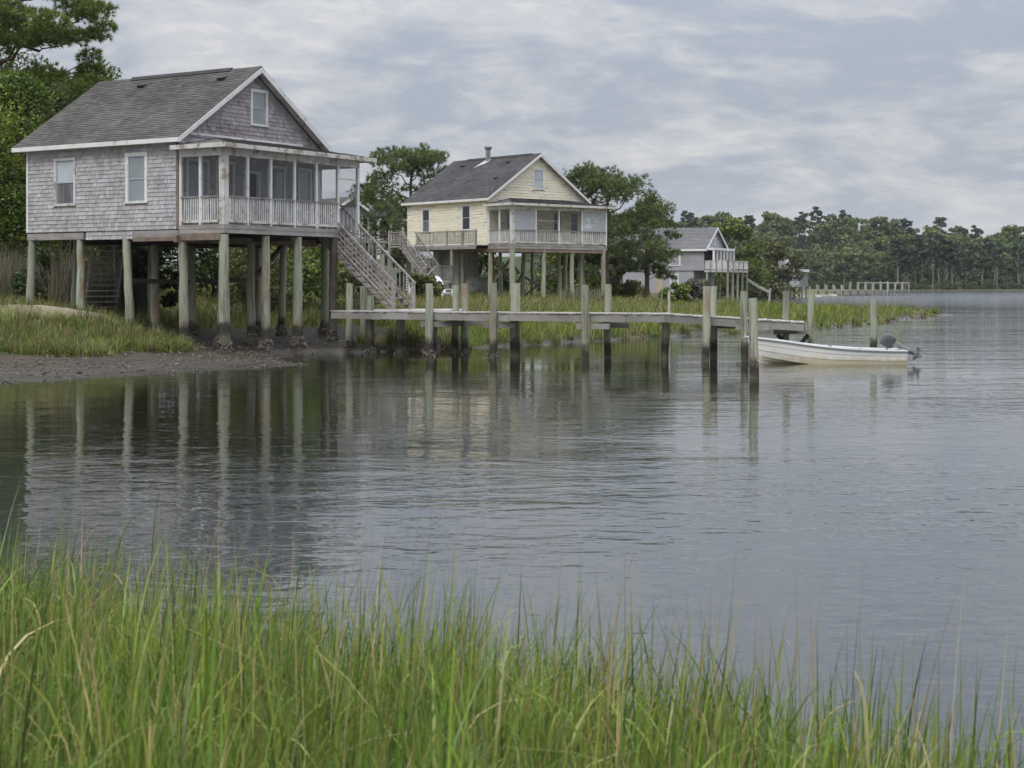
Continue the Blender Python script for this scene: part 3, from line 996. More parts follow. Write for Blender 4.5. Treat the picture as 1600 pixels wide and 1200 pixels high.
def cottage(C, ang, label, name, p):
    """raised cottage: local x along the front, y back from the porch, z up. Returns (root, kit, frames)"""
    root = empty(name, (C[0], C[1], 0), ang, label=label, cat='house', group=p.get('group'))
    kit = Kit(root)
    W, D0, L, zf, zb, ze, zr = p['W'], p['D0'], p['L'], p['zf'], p['zb'], p['ze'], p['zr']
    Wp = p['Wp']
    cl = Matrix.Rotation(-ang, 4, 'Z') @ Vector((-C[0], -C[1], 2.4))
    # wall core, closed
    mb = MB()
    mb.prism([(0, zb), (W, zb), (W, ze), (W / 2, zr - .16), (0, ze)], D0, L)
    mb.build('wall', MATS[p['core']], root)
    ML = frame((0, L, 0), (0, -1, 0), (-1, 0, 0))      # left wall: u runs from the back corner to the porch
    MF = frame((0, D0, 0), (1, 0, 0), (0, -1, 0))      # front wall with the gable
    hl, hf = [], []
    for (s, z0, w, h, kw) in p['left_windows']:
        u = L - s
        hl.append((u - w / 2, u + w / 2, z0, z0 + h))
        window(kit, root, ML, u, z0, w, h, **kw)
    for (t, z0, w, h, kw) in p['front_windows']:
        hf.append((t - w / 2, t + w / 2, z0, z0 + h))
        window(kit, root, MF, t, z0, w, h, **kw)
    for (t, w, h) in p.get('doors', ()):
        hf.append((t - w / 2, t + w / 2, zf, zf + h))
        mb = MB(MF)
        mb.box((t - w / 2, -.01, zf), (t - w / 2 + .09, .05, zf + h))
        mb.box((t + w / 2 - .09, -.01, zf), (t + w / 2, .05, zf + h))
        mb.box((t - w / 2 + .09, -.01, zf + h - .09), (t + w / 2 - .09, .05, zf + h))
        d = mb.build('door', MATS['white_paint'], root)
        mb = MB(MF)
        mb.box((t - w / 2 + .09, -.01, zf + .02), (t + w / 2 - .09, .02, zf + .9))
        mb.box((t - w / 2 + .09, -.01, zf + .9), (t - w / 2 + .2, .0195, zf + h - .09))
        mb.box((t + w / 2 - .2, -.01, zf + .9), (t + w / 2 - .09, .0195, zf + h - .09))
        mb.build('door_panel', MATS['sash'], d)
        mb = MB(MF)
        mb.box((t - w / 2 + .2, -.01, zf + .9), (t + w / 2 - .2, .012, zf + h - .09))
        mb.build('pane', MATS['dark_room'], d)
        mb = MB(MF)
        mb.box((t + w / 2 - .18, .02, zf + 1.0), (t + w / 2 - .13, .06, zf + 1.05))
        mb.build('handle', MATS['motor_cowl'], d)
    mid = W / 2
    zp = p['zp']          # porch roof line on the gable
    jobs = [(ML, zb, ze - .02, lambda z: (.02, L - D0), hl), (MF, zp, zr - .25, lambda z: gable_range(z, ze, zr - .16, W), hf), (MF, zb, zp, lambda z: (0.0, W), hf)]
    p['siding'](kit, root, jobs, cl)
    # corner boards
    kit.piece('corner_board', p['trim'], root, (-.035, L - .07, zb), (.06, L + .02, ze))
    kit.piece('corner_board', p['corner2'], root, (-.035, D0 - .036, zb), (.07, D0 + .06, ze))
    # roof slabs
    ov, og, ob = p['ov'], p['og'], p['ob']
    th = .11
    sl = (zr - p['z_eave']) / (mid + ov)
    y0, y1 = D0 - og, L + ob
    mb = MB()
    zE = p['z_eave']
    mb.prism([(-ov, zE), (mid, zr), (W + ov, zE), (W + ov, zE - th), (mid, zr - th), (-ov, zE - th)], y0, y1)
    roof = mb.build('roof', MATS[p['roof']], root)
    Ls = math.hypot(mid + ov, zr - zE)
    for sgn in (0, 1):
        d = Vector((mid + ov, 0, zr - zE)).normalized()
        if sgn:
            d.x = -d.x
        U = Vector((0, 1, 0))
        N = Vector((-d.z, 0, d.x)) if not sgn else Vector((d.z, 0, -d.x))
        O = Vector((-ov if not sgn else W + ov, y0, zE))
        M = Matrix.Identity(4)
        for i in range(3):
            M[i][0], M[i][1], M[i][2], M[i][3] = U[i], N[i], d[i], O[i]
        roof_rows(M, y1 - y0, Ls, p['roof'], roof)
        for (yy, up) in p.get('vents', ()) if not sgn else ():
            mv = MB(M)
            u = yy - y0
            mv.hexa([(u - .16, .02, up - .1), (u + .16, .02, up - .1), (u + .14, .02, up + .16), (u - .14, .02, up + .16), (u - .16, .12, up - .1), (u + .16, .12, up - .1), (u + .12, .05, up + .16), (u - .12, .05, up + .16)])
            mv.build('roof_vent', MATS['rubber'], roof)
    mb = MB()
    mb.prism([(mid - .12, zr - .12 * sl + .02), (mid, zr + .035), (mid + .12, zr - .12 * sl + .02), (mid, zr - .02)], y0, y1)
    mb.build('ridge_cap', MATS[p['roof']], roof)
    if p.get('ridge_vent'):
        a, b = p['ridge_vent']
        mb = MB()
        mb.prism([(mid - .17, zr - .17 * sl + .05), (mid, zr + .085), (mid + .17, zr - .17 * sl + .05), (mid, zr - .02)], a, b)
        mb.build('ridge_vent', MATS['ridge_dark'], roof)
    # eave fascia, rake boards and soffits
    kit.piece('fascia', p['trim'], root, (-ov - .025, y0, zE - th - .06), (-ov - .002, y1, zE - .012))
    kit.piece('fascia', p['trim'], root, (W + ov + .002, y0, zE - th - .06), (W + ov + .025, y1, zE - .012))
    kit.piece('soffit', p['trim'], root, (-ov, y0 + .03, zE - th - .055), (-.002, y1, zE - th - .035))
    for s in (-1, 1):
        x0 = mid + s * (mid + ov)
        mb = MB()
        q = [(x0, zE - .02), (mid, zr - .02), (mid, zr - .21), (x0, zE - .20)]
        if s > 0:
            q = q[::-1]
        mb.prism(q, y0 - .03, y0 - .002)
        mb.build('rake_board', MATS[p['trim']], root)
        mb = MB()
        q = [(x0 - s * .02, zE - th - .012), (mid, zr - th - .012), (mid, zr - th - .03), (x0 - s * .02, zE - th - .03)]
        if s > 0:
            q = q[::-1]
        mb.prism(q, y0, D0 - .04)
        mb.build('rake_soffit', MATS['worn_white'], root)
    # porch floor, in planks seen edge on, with rim boards
    nt = p.get('notch')
    mb = MB()
    if nt:
        t0, s0 = nt
        mb.box((.03, .03, zf - .04), (t0, D0, zf))
        mb.box((t0, s0, zf - .04), (Wp, D0, zf))
    else:
        mb.box((.03, .03, zf - .04), (Wp - .03, D0, zf))
    mb.build('porch_floor', MATS['deck_wood'], root)
    zz = zf - .005
    for k in (0, 1):
        za, zb2 = zz - .15 * (k + 1) + .003, zz - .15 * k
        e = -.012 * (1 - k)
        kit.piece('rim_board', 'grey_wood', root, (e, e, za), ((nt[0] if nt else Wp) - .002, .045, zb2))
        kit.piece('rim_board', 'grey_wood', root, (e, .046, za), (.045, D0 - .04, zb2))
        if nt:
            kit.piece('rim_board', 'grey_wood', root, (nt[0], nt[1], za), (Wp, nt[1] + .045, zb2))
            kit.piece('rim_board', 'grey_wood', root, (nt[0] - .045, .046, za), (nt[0] - .001, nt[1], zb2))
    # porch posts and header
    zh0, zh1 = p['zh']
    MP = frame((0, 0, 0), (1, 0, 0), (0, -1, 0))
    MS = frame((0, D0, 0), (0, -1, 0), (-1, 0, 0))
    ft = p['front_posts']
    for i, t in enumerate(ft):
        w = .24 if i == 0 else .10
        kit.piece('porch_post', 'white_paint' if i else 'worn_white', root, (t - (.0 if i == 0 else w / 2), .004, zf), (t + (w if i == 0 else w / 2), (.24 if i == 0 else .11), zh0))
    for s in p['side_posts']:
        kit.piece('porch_post', 'white_paint', root, (.004, s - .055, zf), (.11, s + .055, zh0))
    kit.piece('header', 'worn_white', root, (.0, .0, zh0), (Wp, .14, zh1))
    kit.piece('header', 'white_paint', root, (.0, .141, zh0), (.14, D0 - .04, zh1))
    kit.piece('porch_post', 'white_paint', root, (Wp - .11, D0 - .2, zf), (Wp, D0 - .05, zh0))
    kit.piece('header', 'white_paint', root, (Wp - .14, .141, zh0), (Wp, D0 - .04, zh1))
    # rails and screens
    hr = p['rail']
    cells = list(zip(ft[:-1], ft[1:]))
    for i, (a, b) in enumerate(cells):
        a2, b2 = a + (.24 if i == 0 else .05), b - .05
        last = nt and i == len(cells) - 1
        if last:
            M2 = frame((0, nt[1], 0), (1, 0, 0), (0, -1, 0))
            railing(kit, root, frame((Wp - .05, nt[1], 0), (0, -1, 0), (1, 0, 0)), .05, nt[1] - .05, zf - .02, hr, 5, p['bal'], p['rail_top'])
        else:
            railing(kit, root, MP, a2, b2, zf, hr, p['nb'], p['bal'], p['rail_top'])
            M2 = MP
        mt = p['screens'][i]
        if mt:
            o = MB(MP)
            zlo = zf + .06 if not last else zf + hr  # screen continued below the rail, added to darken the gaps between balusters
            o.add([(a2, -.06, zlo), (b2, -.06, zlo), (b2, -.06, zh0), (a2, -.06, zh0)], [(0, 1, 2, 3)])
            sc = o.build('screen', MATS[mt], root)
            if p.get('screen_bar'):
                kit.piece('screen_bar', 'worn_white', sc, (a2, -.07, zf + 1.55), (b2, -.05, zf + 1.58), MP)
    sp = sorted(p['side_posts'] + [.2])
    cells = list(zip(sp[:-1], sp[1:]))
    for i, (a, b) in enumerate(cells):
        u0, u1 = D0 - b + .055, D0 - a - .05
        railing(kit, root, MS, u0, u1, zf, hr, max(5, int((b - a) * 9)), p['bal'], p['rail_top'])
        mt = p['side_screens'][i]
        if mt:
            o = MB(MS)
            o.add([(u0, -.06, zf + .06), (u1, -.06, zf + .06), (u1, -.06, zh0), (u0, -.06, zh0)], [(0, 1, 2, 3)])  # here too the part behind the rail is added to darken the gaps
            o.build('screen', MATS[mt], root)
    # porch roof: shallow hip against the gable wall
    q0, q1 = p['zpr']
    o1, o2 = .36, p['pov']
    hx = p['hipx']
    x0, x1, ya = -o1, Wp + o2, -o1
    P = [(x0, ya, q0), (x1, ya, q0), (x1, D0, q0), (x0, D0, q0), (hx, D0 - .002, q1), (Wp - hx + o2, D0 - .002, q1)]
    mb = MB()
    mb.add(P + [(a, b, c - .05) for a, b, c in P[:4]], [(0, 1, 5, 4), (0, 4, 3), (1, 2, 5), (6, 7, 1, 0), (9, 6, 0, 3), (7, 8, 2, 1), (9, 8, 7, 6)])
    pr = mb.build('porch_roof', MATS[p['roof']], root)
    # courses on the porch roof
    d = Vector((0, D0 - ya, q1 - q0))
    Lp = d.length
    d.normalize()
    M = Matrix.Identity(4)
    for i in range(3):
        M[i][0], M[i][1], M[i][2], M[i][3] = (1, 0, 0)[i], (0, -d.z, d.y)[i], d[i], (x0, ya, q0)[i]
    roof_rows(M, x1 - x0, Lp, p['roof'], pr, limit=lambda z: ((hx - x0) * z / Lp, (x1 - x0) - (hx - x0) * z / Lp))
    kit.piece('fascia', 'worn_white', root, (x0 - .02, ya - .022, q0 - .14), (x1 + .02, ya - .001, q0 + .012))
    kit.piece('fascia', 'worn_white', root, (x0 - .022, ya, q0 - .14), (x0 - .001, D0 + .02, q0 + .012))
    kit.piece('fascia', 'worn_white', root, (x1 + .001, ya, q0 - .14), (x1 + .022, D0, q0 + .012))
    kit.piece('porch_ceiling', 'white_paint', root, (x0, ya, q0 - .10), (x1, D0 - .04, q0 - .08))
    if p.get('flash'):
        kit.piece('flashing', 'white_paint', root, (hx * .3, -.02, q1 + .005), (Wp - hx * .4, .04, q1 + .085), MF)
    return root, kit, (ML, MF, MP, MS)


# ------------------------------------------------------------------ grey shingled house
GH_C, GH_A = (-9.78, 54.35), math.atan2(.842, .5395)


def grey_house():
    side = lambda k, r, jobs, cl: shingle_rows(k, r, jobs, cl, mat2='gable_shingle')
    wk = dict(trim='white_paint', inner='blind')
    p = dict(W=7.8, D0=2.15, L=9.85, Wp=7.43, zf=4.465, zb=4.34, ze=7.55, zr=10.38, zp=7.60, z_eave=7.50,
             ov=.36, og=.38, ob=.42, core='house_shade', roof='roof_shingle', trim='white_paint', corner2='brown_wood',
             left_windows=[(7.79, 5.28, 1.12, 1.76, dict(trim='worn_white', inner='curtain', upper='bright_blind', label='window with rusty stained white trim and a half drawn blind')),
                           (4.13, 5.28, 1.08, 1.80, dict(wk, tw=.13))],
             front_windows=[(4.16, 8.24, .95, 1.36, dict(trim='white_paint', inner='blind', tw=.11)),
                            (.95, 5.15, 1.15, 1.7, dict(wk)), (2.35, 5.15, 1.0, 1.7, dict(wk)), (5.1, 5.15, 1.05, 1.7, dict(wk)), (6.75, 5.15, .8, 1.7, dict(wk))],
             doors=[(3.75, .95, 2.1)], siding=side, vents=[(3.1, 4.35), (7.2, 4.35)], ridge_vent=(3.2, 8.4),
             zh=(6.82, 7.14), zpr=(7.20, 7.66), hipx=2.0, pov=.55, rail=.98, nb=10, bal='baluster_paint', rail_top='grey_wood',
             front_posts=[0, 1.22, 2.42, 3.70, 4.92, 6.18, 7.38], side_posts=[1.12, 2.05],
             screens=['screen'] * 6, side_screens=['screen', 'screen'], notch=(6.13, .92), flash=True)
    root, kit, (ML, MF, MP, MS) = cottage(GH_C, GH_A, 'large grey shingled house with a screened porch on tall posts over the mud', 'shingle_house', p)
    R = Matrix.Translation((*GH_C, 0)) @ Matrix.Rotation(GH_A, 4, 'Z')

    def world(t, s):
        v = R @ Vector((t, s, 0))
        return v.x, v.y
    # low skirt of shingles under the side wall
    cl = R.inverted() @ Vector((0, 0, 2.4))
    kit.piece('wall_skirt', 'house_shade', root, (.03, 4.3, 4.02), (.08, 6.75, 4.34))
    shingle_rows(kit, root, [(frame((.03, 9.85, 0), (0, -1, 0), (-1, 0, 0)), 4.03, 4.34, lambda z: (3.12, 5.55), [])], cl, single=0)
    # beams under the floor
    for (a, b, m) in (((0, .12, 4.05), (0, 4.28, 4.05), 'brown_wood'), ((.02, 6.8, 4.17), (.02, 9.8, 4.17), 'grey_wood'), ((0, 2.1, 4.18), (-.01, 4.3, 4.18), 'grey_wood'), ((3.7, .1, 4.1), (3.7, 9.8, 4.1), 'dark_wood'), ((7.35, .95, 4.1), (7.35, 9.8, 4.1), 'dark_wood'),
                      ((.05, 7.15, 3.98), (7.5, 7.15, 3.98), 'dark_wood'), ((-.25, 2.05, 3.99), (7.5, 2.05, 3.99), 'brown_wood'), ((.1, 4.9, 3.97), (7.5, 4.9, 3.97), 'dark_wood')):
        kit.rod('floor_beam', m, root, a, b, .14, .24)
    for i in range(13):
        s = .5 + i * .72
        kit.piece('joist', 'dark_wood', root, (.06, s - .025, 4.20), (7.3 if s > 1 else 6.0, s + .025, 4.36 if s > 2.2 else 4.42))
    kit.piece('floor', 'dark_wood', root, (.02, 2.2, 4.30), (7.78, 9.8, 4.338))
    posts = [(.12, .12, .19, 1), (2.27, .15, .17, 1), (4.0, .15, .185, 1), (6.02, .12, .16, 1), (.1, 2.02, .175, 1), (.1, 4.75, .165, 0), (.1, 7.1, .16, 0), (.1, 9.68, .16, 0),
             (2.0, 5.3, .165, 0), (3.7, 2.1, .17, 1), (3.7, 5.1, .16, 1), (3.7, 9.1, .15, 0), (7.35, 1.62, .17, 1), (7.35, 3.7, .15, 1), (7.35, 5.0, .15, 1), (5.6, 5.2, .15, 1), (1.9, 9.3, .14, 0), (7.35, 8.8, .15, 0), (3.7, 7.2, .14, 0), (2.2, 2.1, .15, 1)]
    tops = {0: 4.12}
    for i, (t, s, r, oy) in enumerate(posts):
        x, y = world(t, s)
        g = gh(x, y)
        mb = MB()
        lean = (random.uniform(-.13, .13), random.uniform(-.1, .1))
        if i == 5:
            lean = (.02, .2)
        r *= .93
        piling(mb, t - lean[0], s - lean[1], g - .4, 4.12 if i not in (3,) else 4.14, r, lean)
        o = mb.build('piling', MATS['house_piling'] if i != 3 else MATS['dark_wood'], root)
        if oy:
            oysters(t - lean[0], s - lean[1], g - .05, r * 1.06, 'oyster', o, .42, 170)
    # knee braces under the porch
    kit.rod('brace', 'dark_wood', root, (7.3, 3.6, 4.0), (5.0, 2.6, 3.1), .12, .16)
    kit.rod('brace', 'dark_wood', root, (5.0, 2.6, 3.1), (3.7, 2.1, 2.5), .12, .16)
    kit.rod('brace', 'dark_wood', root, (7.35, 5.0, 2.6), (3.7, 5.1, 2.55), .10, .16)
    kit.rod('brace', 'dark_wood', root, (.6, 5.2, 2.55), (3.7, 5.1, 2.5), .08, .16)
    # back stair seen between the posts
    M = Matrix.Translation((1.2, 9.9, 4.2)) @ Matrix.Rotation(rad(-60), 4, 'Z')
    stairs(kit, root, frame((1.0, 7.4, 4.1), (.55, .83, 0), (.83, -.55, 0)), 1.15, 2.3, 2.75, .02, 'grey_wood', nbal=0)
    # main stair down to the dock
    M = frame((6.16, .92, 4.465), (0, -1, 0), (1, 0, 0))
    stairs(kit, root, M, 1.22, 3.52, 2.97, 1.0, 'grey_wood', near_grid=True, nbal=19)
    kit.piece('screen_bar', 'worn_white', root, (6.24, -.075, 6.33), (7.33, -.045, 6.37), MP)
    kit.rod('stair_post', 'bare_piling', root, (6.1, -1.25, .0), (6.1, -1.25, 2.35), .2, .2, up=(1, 0, 0))
    return root, kit, R


grey_root, grey_kit, GREY_R = grey_house()


# ------------------------------------------------------------------ pale yellow house
YH_C, YH_A = (0.0, 104.0), math.atan2(.6485, .7612)


def yellow_house():
    side = lambda k, r, jobs, cl: clapboards(k, r, jobs)
    wk = dict(trim='white_paint', inner='dark_room')
    p = dict(W=8.75, D0=2.48, L=11.3, Wp=8.55, zf=5.07, zb=5.02, ze=8.22, zr=11.30, zp=8.2, z_eave=8.14,
             ov=.32, og=.36, ob=.35, core='cream_wall', roof='dark_roof', trim='white_paint', corner2='white_paint',
             left_windows=[(9.17, 6.0, .95, 1.7, dict(wk, inner='curtain', upper='dark_room')), (4.73, 6.05, 1.0, 1.75, dict(wk, inner='dark_room'))],
             front_windows=[(4.46, 8.86, .98, 1.42, dict(trim='white_paint', inner='bright_blind')), (1.9, 5.75, .75, 1.6, dict(wk)), (6.2, 5.85, .85, 1.6, dict(wk)), (7.75, 5.85, .85, 1.6, dict(wk))],
             doors=[(3.6, .95, 2.1)], siding=side, vents=[(4.6, 4.75), (9.6, 4.75), (3.8, 2.6)], ridge_vent=(3.0, 10.0),
             zh=(7.34, 7.66), zpr=(7.72, 8.22), hipx=1.9, pov=.6, rail=.95, nb=11, bal='baluster_paint', rail_top='grey_wood',
             front_posts=[0, 2.1, 4.15, 6.25, 8.5], side_posts=[1.3, 2.4],
             screens=['grey_screen', 'screen', None, 'grey_screen'], side_screens=['screen', None], screen_bar=True)
    root, kit, (ML, MF, MP, MS) = cottage(YH_C, YH_A, 'pale yellow clapboard house with a white railed porch on posts above the marsh', 'clapboard_house', p)
    R = Matrix.Translation((*YH_C, 0)) @ Matrix.Rotation(YH_A, 4, 'Z')

    def g(t, s):
        v = R @ Vector((t, s, 0))
        return gh(v.x, v.y)
    # stove pipe with flashing
    mb = MB()
    mb.tube([(4.1, 7.4, 10.6), (4.1, 7.4, 11.9)], [.17, .17], 12)
    ch = mb.build('chimney_pipe', MATS['galvanised'], root)
    mb = MB()
    mb.tube([(4.1, 7.4, 11.90), (4.1, 7.4, 11.96), (4.1, 7.4, 12.10), (4.1, 7.4, 12.12)], [.21, .27, .27, .20], 12)
    mb.build('pipe_cap', MATS['galvanised'], ch)
    mb = MB()
    sl = (11.30 - 8.14) / (8.75 / 2 + .32)
    f = lambda t: 8.14 + (t + .32) * sl
    mb.add([(4.25, 7.15, f(4.25) + .05), (4.25, 7.65, f(4.25) + .05), (3.3, 8.0, f(3.3) + .04), (3.75, 7.15, f(3.75) + .04)], [(0, 3, 2, 1)])
    mb.add([(4.25, 7.15, f(4.25) + .02), (4.25, 7.65, f(4.25) + .02), (3.3, 8.0, f(3.3) + .02), (3.75, 7.15, f(3.75) + .02)], [(0, 1, 2, 3)])
    mb.build('flashing', MATS['lead'], ch)
    # side walkway with rail
    zf = 5.07
    kit.piece('walkway', 'deck_wood', root, (-.95, 2.5, zf - .06), (-.03, 9.7, zf - .01))
    for k in (0, 1):
        kit.piece('rim_board', 'grey_wood', root, (-1.0, 2.5, zf - .15 * (k + 1)), (-.955, 9.7, zf - .15 * k - .003))
    MW = frame((-.95, 9.2, 0), (0, -1, 0), (-1, 0, 0))
    wp = [0.0, 3.55, 5.25, 6.65]
    for a, b in zip(wp[:-1], wp[1:]):
        kit.piece('rail_post', 'grey_wood', root, (b - .06, -.05, zf), (b + .06, .06, zf + .97), MW)
        railing(kit, root, MW, a + .06, b - .06, zf, .95, int((b - a) * 6.5), 'grey_wood', 'grey_wood', 'deck_wood')
    # stilts
    posts = [(.15, .15, .19), (2.84, .15, .14), (5.45, .15, .15), (8.3, .15, .16), (.15, 2.4, .16), (7.6, 1.6, .13), (4.2, 3.8, .15), (8.3, 4.0, .15), (4.2, 7, .14), (8.3, 7.5, .14), (.2, 5.4, .14), (.2, 8, .14), (.2, 11, .15), (8.3, 11, .14), (4.2, 11, .14), (2.1, 2.4, .13), (6.3, 2.4, .15), (-.9, 5.2, .13), (-.9, 9.3, .12)]
    for (t, s, r) in posts:
        mb = MB()
        piling(mb, t, s, g(t, s) - .4, 4.76 if t > -.5 else 4.78, r, (random.uniform(-.05, .05), random.uniform(-.05, .05)))
        mb.build('piling', MATS['bare_piling'], root)
    for (a, b) in (((.15, .1, 4.66), (8.4, .1, 4.66)), ((.1, 2.4, 4.82), (8.4, 2.4, 4.82)), ((.1, .3, 4.64), (.1, 11.2, 4.86)), ((8.3, .3, 4.64), (8.3, 11.2, 4.86)), ((4.2, .3, 4.64), (4.2, 11.2, 4.86))):
        kit.rod('floor_beam', 'brown_wood', root, a, b, .14, .24)
    for i in range(14):
        kit.piece('joist', 'dark_wood', root, (.06, .6 + i * .77 - .03, 4.80), (8.45, .6 + i * .77 + .03, 4.99))
    # crossed braces
    for (a, b) in (((.2, 2.4, 4.3), (2.1, 2.4, 2.6)), ((2.1, 2.4, 4.3), (.2, 2.4, 2.4)), ((2.1, 2.4, 2.9), (4.2, 3.8, 1.4)), ((4.2, 3.8, 3.3), (2.1, 2.4, 1.5)), ((4.2, 3.8, 3.0), (6.3, 2.4, 1.5)), ((6.3, 2.4, 3.4), (4.2, 3.8, 1.6)), ((2.0, 2.5, 3.9), (3.2, 3.0, 3.2))):
        kit.rod('brace', 'brown_wood', root, a, b, .09, .16)
    # closed store room under the floor
    g0 = g(2, 6) - .2
    mb = MB()
    mb.box((.5, 6.2, g0), (2.2, 9.0, 4.84))
    st = mb.build('store_room', MATS['house_shade'], root)
    for i in range(14):
        u = 6.2 + 2.8 * i / 14
        kit.piece('board', 'block_wall', st, (.465, u + .006, g0), (.498, u + .194, 4.82))
    for i in range(8):
        u = .5 + 1.7 * i / 8
        kit.piece('board', 'block_wall', st, (u + .006, 6.162, g0), (u + .206, 6.198, 4.82))
    # landing, two flights
    kit.piece('landing', 'deck_wood', root, (-2.3, 9.02, zf - .1), (-.96, 10.4, zf - .02))
    kit.piece('rail_post', 'grey_wood', root, (-2.34, 9.0, zf), (-2.22, 9.12, zf + 1.05))
    kit.piece('rail_post', 'grey_wood', root, (-2.34, 10.3, 1.0), (-2.22, 10.42, zf + 1.05))
    railing(kit, root, frame((-2.28, 10.3, 0), (0, -1, 0), (-1, 0, 0)), .0, 1.2, zf, .95, 8, 'grey_wood', 'grey_wood', 'grey_wood')
    stairs(kit, root, frame((-2.2, 9.0, zf), (0, -1, 0), (1, 0, 0)), 1.1, 2.7, 2.35, .95, 'grey_wood', near_grid=True, nbal=13)
    zl = zf - 2.35
    kit.piece('landing', 'deck_wood', root, (-2.3, 5.0, zl - .22), (-.95, 6.3, zl - .02))
    railing(kit, root, frame((-2.2, 5.05, 0), (1, 0, 0), (0, -1, 0)), 0, 1.2, zl, .95, 8, 'grey_wood', 'grey_wood', 'grey_wood')
    for t in (-2.25, -1.0):
        kit.piece('rail_post', 'grey_wood', root, (t - .06, 5.0, g(t, 5) - .2), (t + .06, 5.12, zl + .98))
    stairs(kit, root, frame((-2.3, 5.1, zl), (-1, 0, 0), (0, 1, 0)), 1.1, 1.35, 1.1, .9, 'grey_wood', nbal=7)
    kit.rod('brace', 'grey_wood', root, (-2.2, 8.6, 2.0), (-2.2, 6.6, 3.2), .07, .09)
    return root, kit, R


yellow_root, yellow_kit, YEL_R = yellow_house()


# ------------------------------------------------------------------ houses farther off
def plain_house(name, label, C, ang, W, L, zg, zf, ze, zr, wallm, roofm, windows_left, windows_front, low_wall=None, porch=None, deck=None, under=True):
    root = empty(name, (C[0], C[1], 0), ang, label=label, cat='house')
    kit = Kit(root)
    mb = MB()
    mb.prism([(0, zf), (W, zf), (W, ze), (W / 2, zr - .12), (0, ze)], 0, L)
    mb.build('wall', MATS[wallm], root)
    mb = MB()
    mb.prism([(-.35, ze - .12), (W / 2, zr), (W + .35, ze - .12), (W + .35, ze - .26), (W / 2, zr - .15), (-.35, ze - .26)], -.4, L + .4)
    roof = mb.build('roof', MATS[roofm], root)
    Ls = math.hypot(W / 2 + .35, zr - ze + .12)
    d = Vector((W / 2 + .35, 0, zr - ze + .12)).normalized()
    M = Matrix.Identity(4)
    for i in range(3):
        M[i][0], M[i][1], M[i][2], M[i][3] = (0, 1, 0)[i], (-d.z, 0, d.x)[i], d[i], (-.35, -.4, ze - .12)[i]
    roof_rows(M, L + .8, Ls, roofm, roof, row=.3, tab=.9)
    for s in (-1, 1):
        x0 = W / 2 + s * (W / 2 + .37)
        mb = MB()
        q = [(x0, ze - .12), (W / 2, zr + .02), (W / 2, zr - .26), (x0, ze - .40)]
        mb.prism(q if s < 0 else q[::-1], -.44, -.402)
        mb.build('rake_board', MATS['white_paint'], root)
    kit.piece('fascia', 'white_paint', root, (-.39, -.4, ze - .36), (-.352, L + .4, ze - .13))
    ML = frame((0, L, 0), (0, -1, 0), (-1, 0, 0))
    MF = frame((0, 0, 0), (1, 0, 0), (0, -1, 0))
    for (s, z, w, h) in windows_left:
        window(kit, root, ML, L - s, z, w, h, 'white_siding', 'dark_room', tw=.16, muntins=True)
    for (t, z, w, h) in windows_front:
        window(kit, root, MF, t, z, w, h, 'white_siding', 'dark_room', tw=.12)
    # lapped boards on the side wall
    n = int((ze - zf - .3) / .22)
    for i in range(n):
        z = zf + i * .22
        kit.piece('board', wallm, root, (0.0, .0, z), (L, .024, z + .21), ML)
    return root, kit, ML, MF


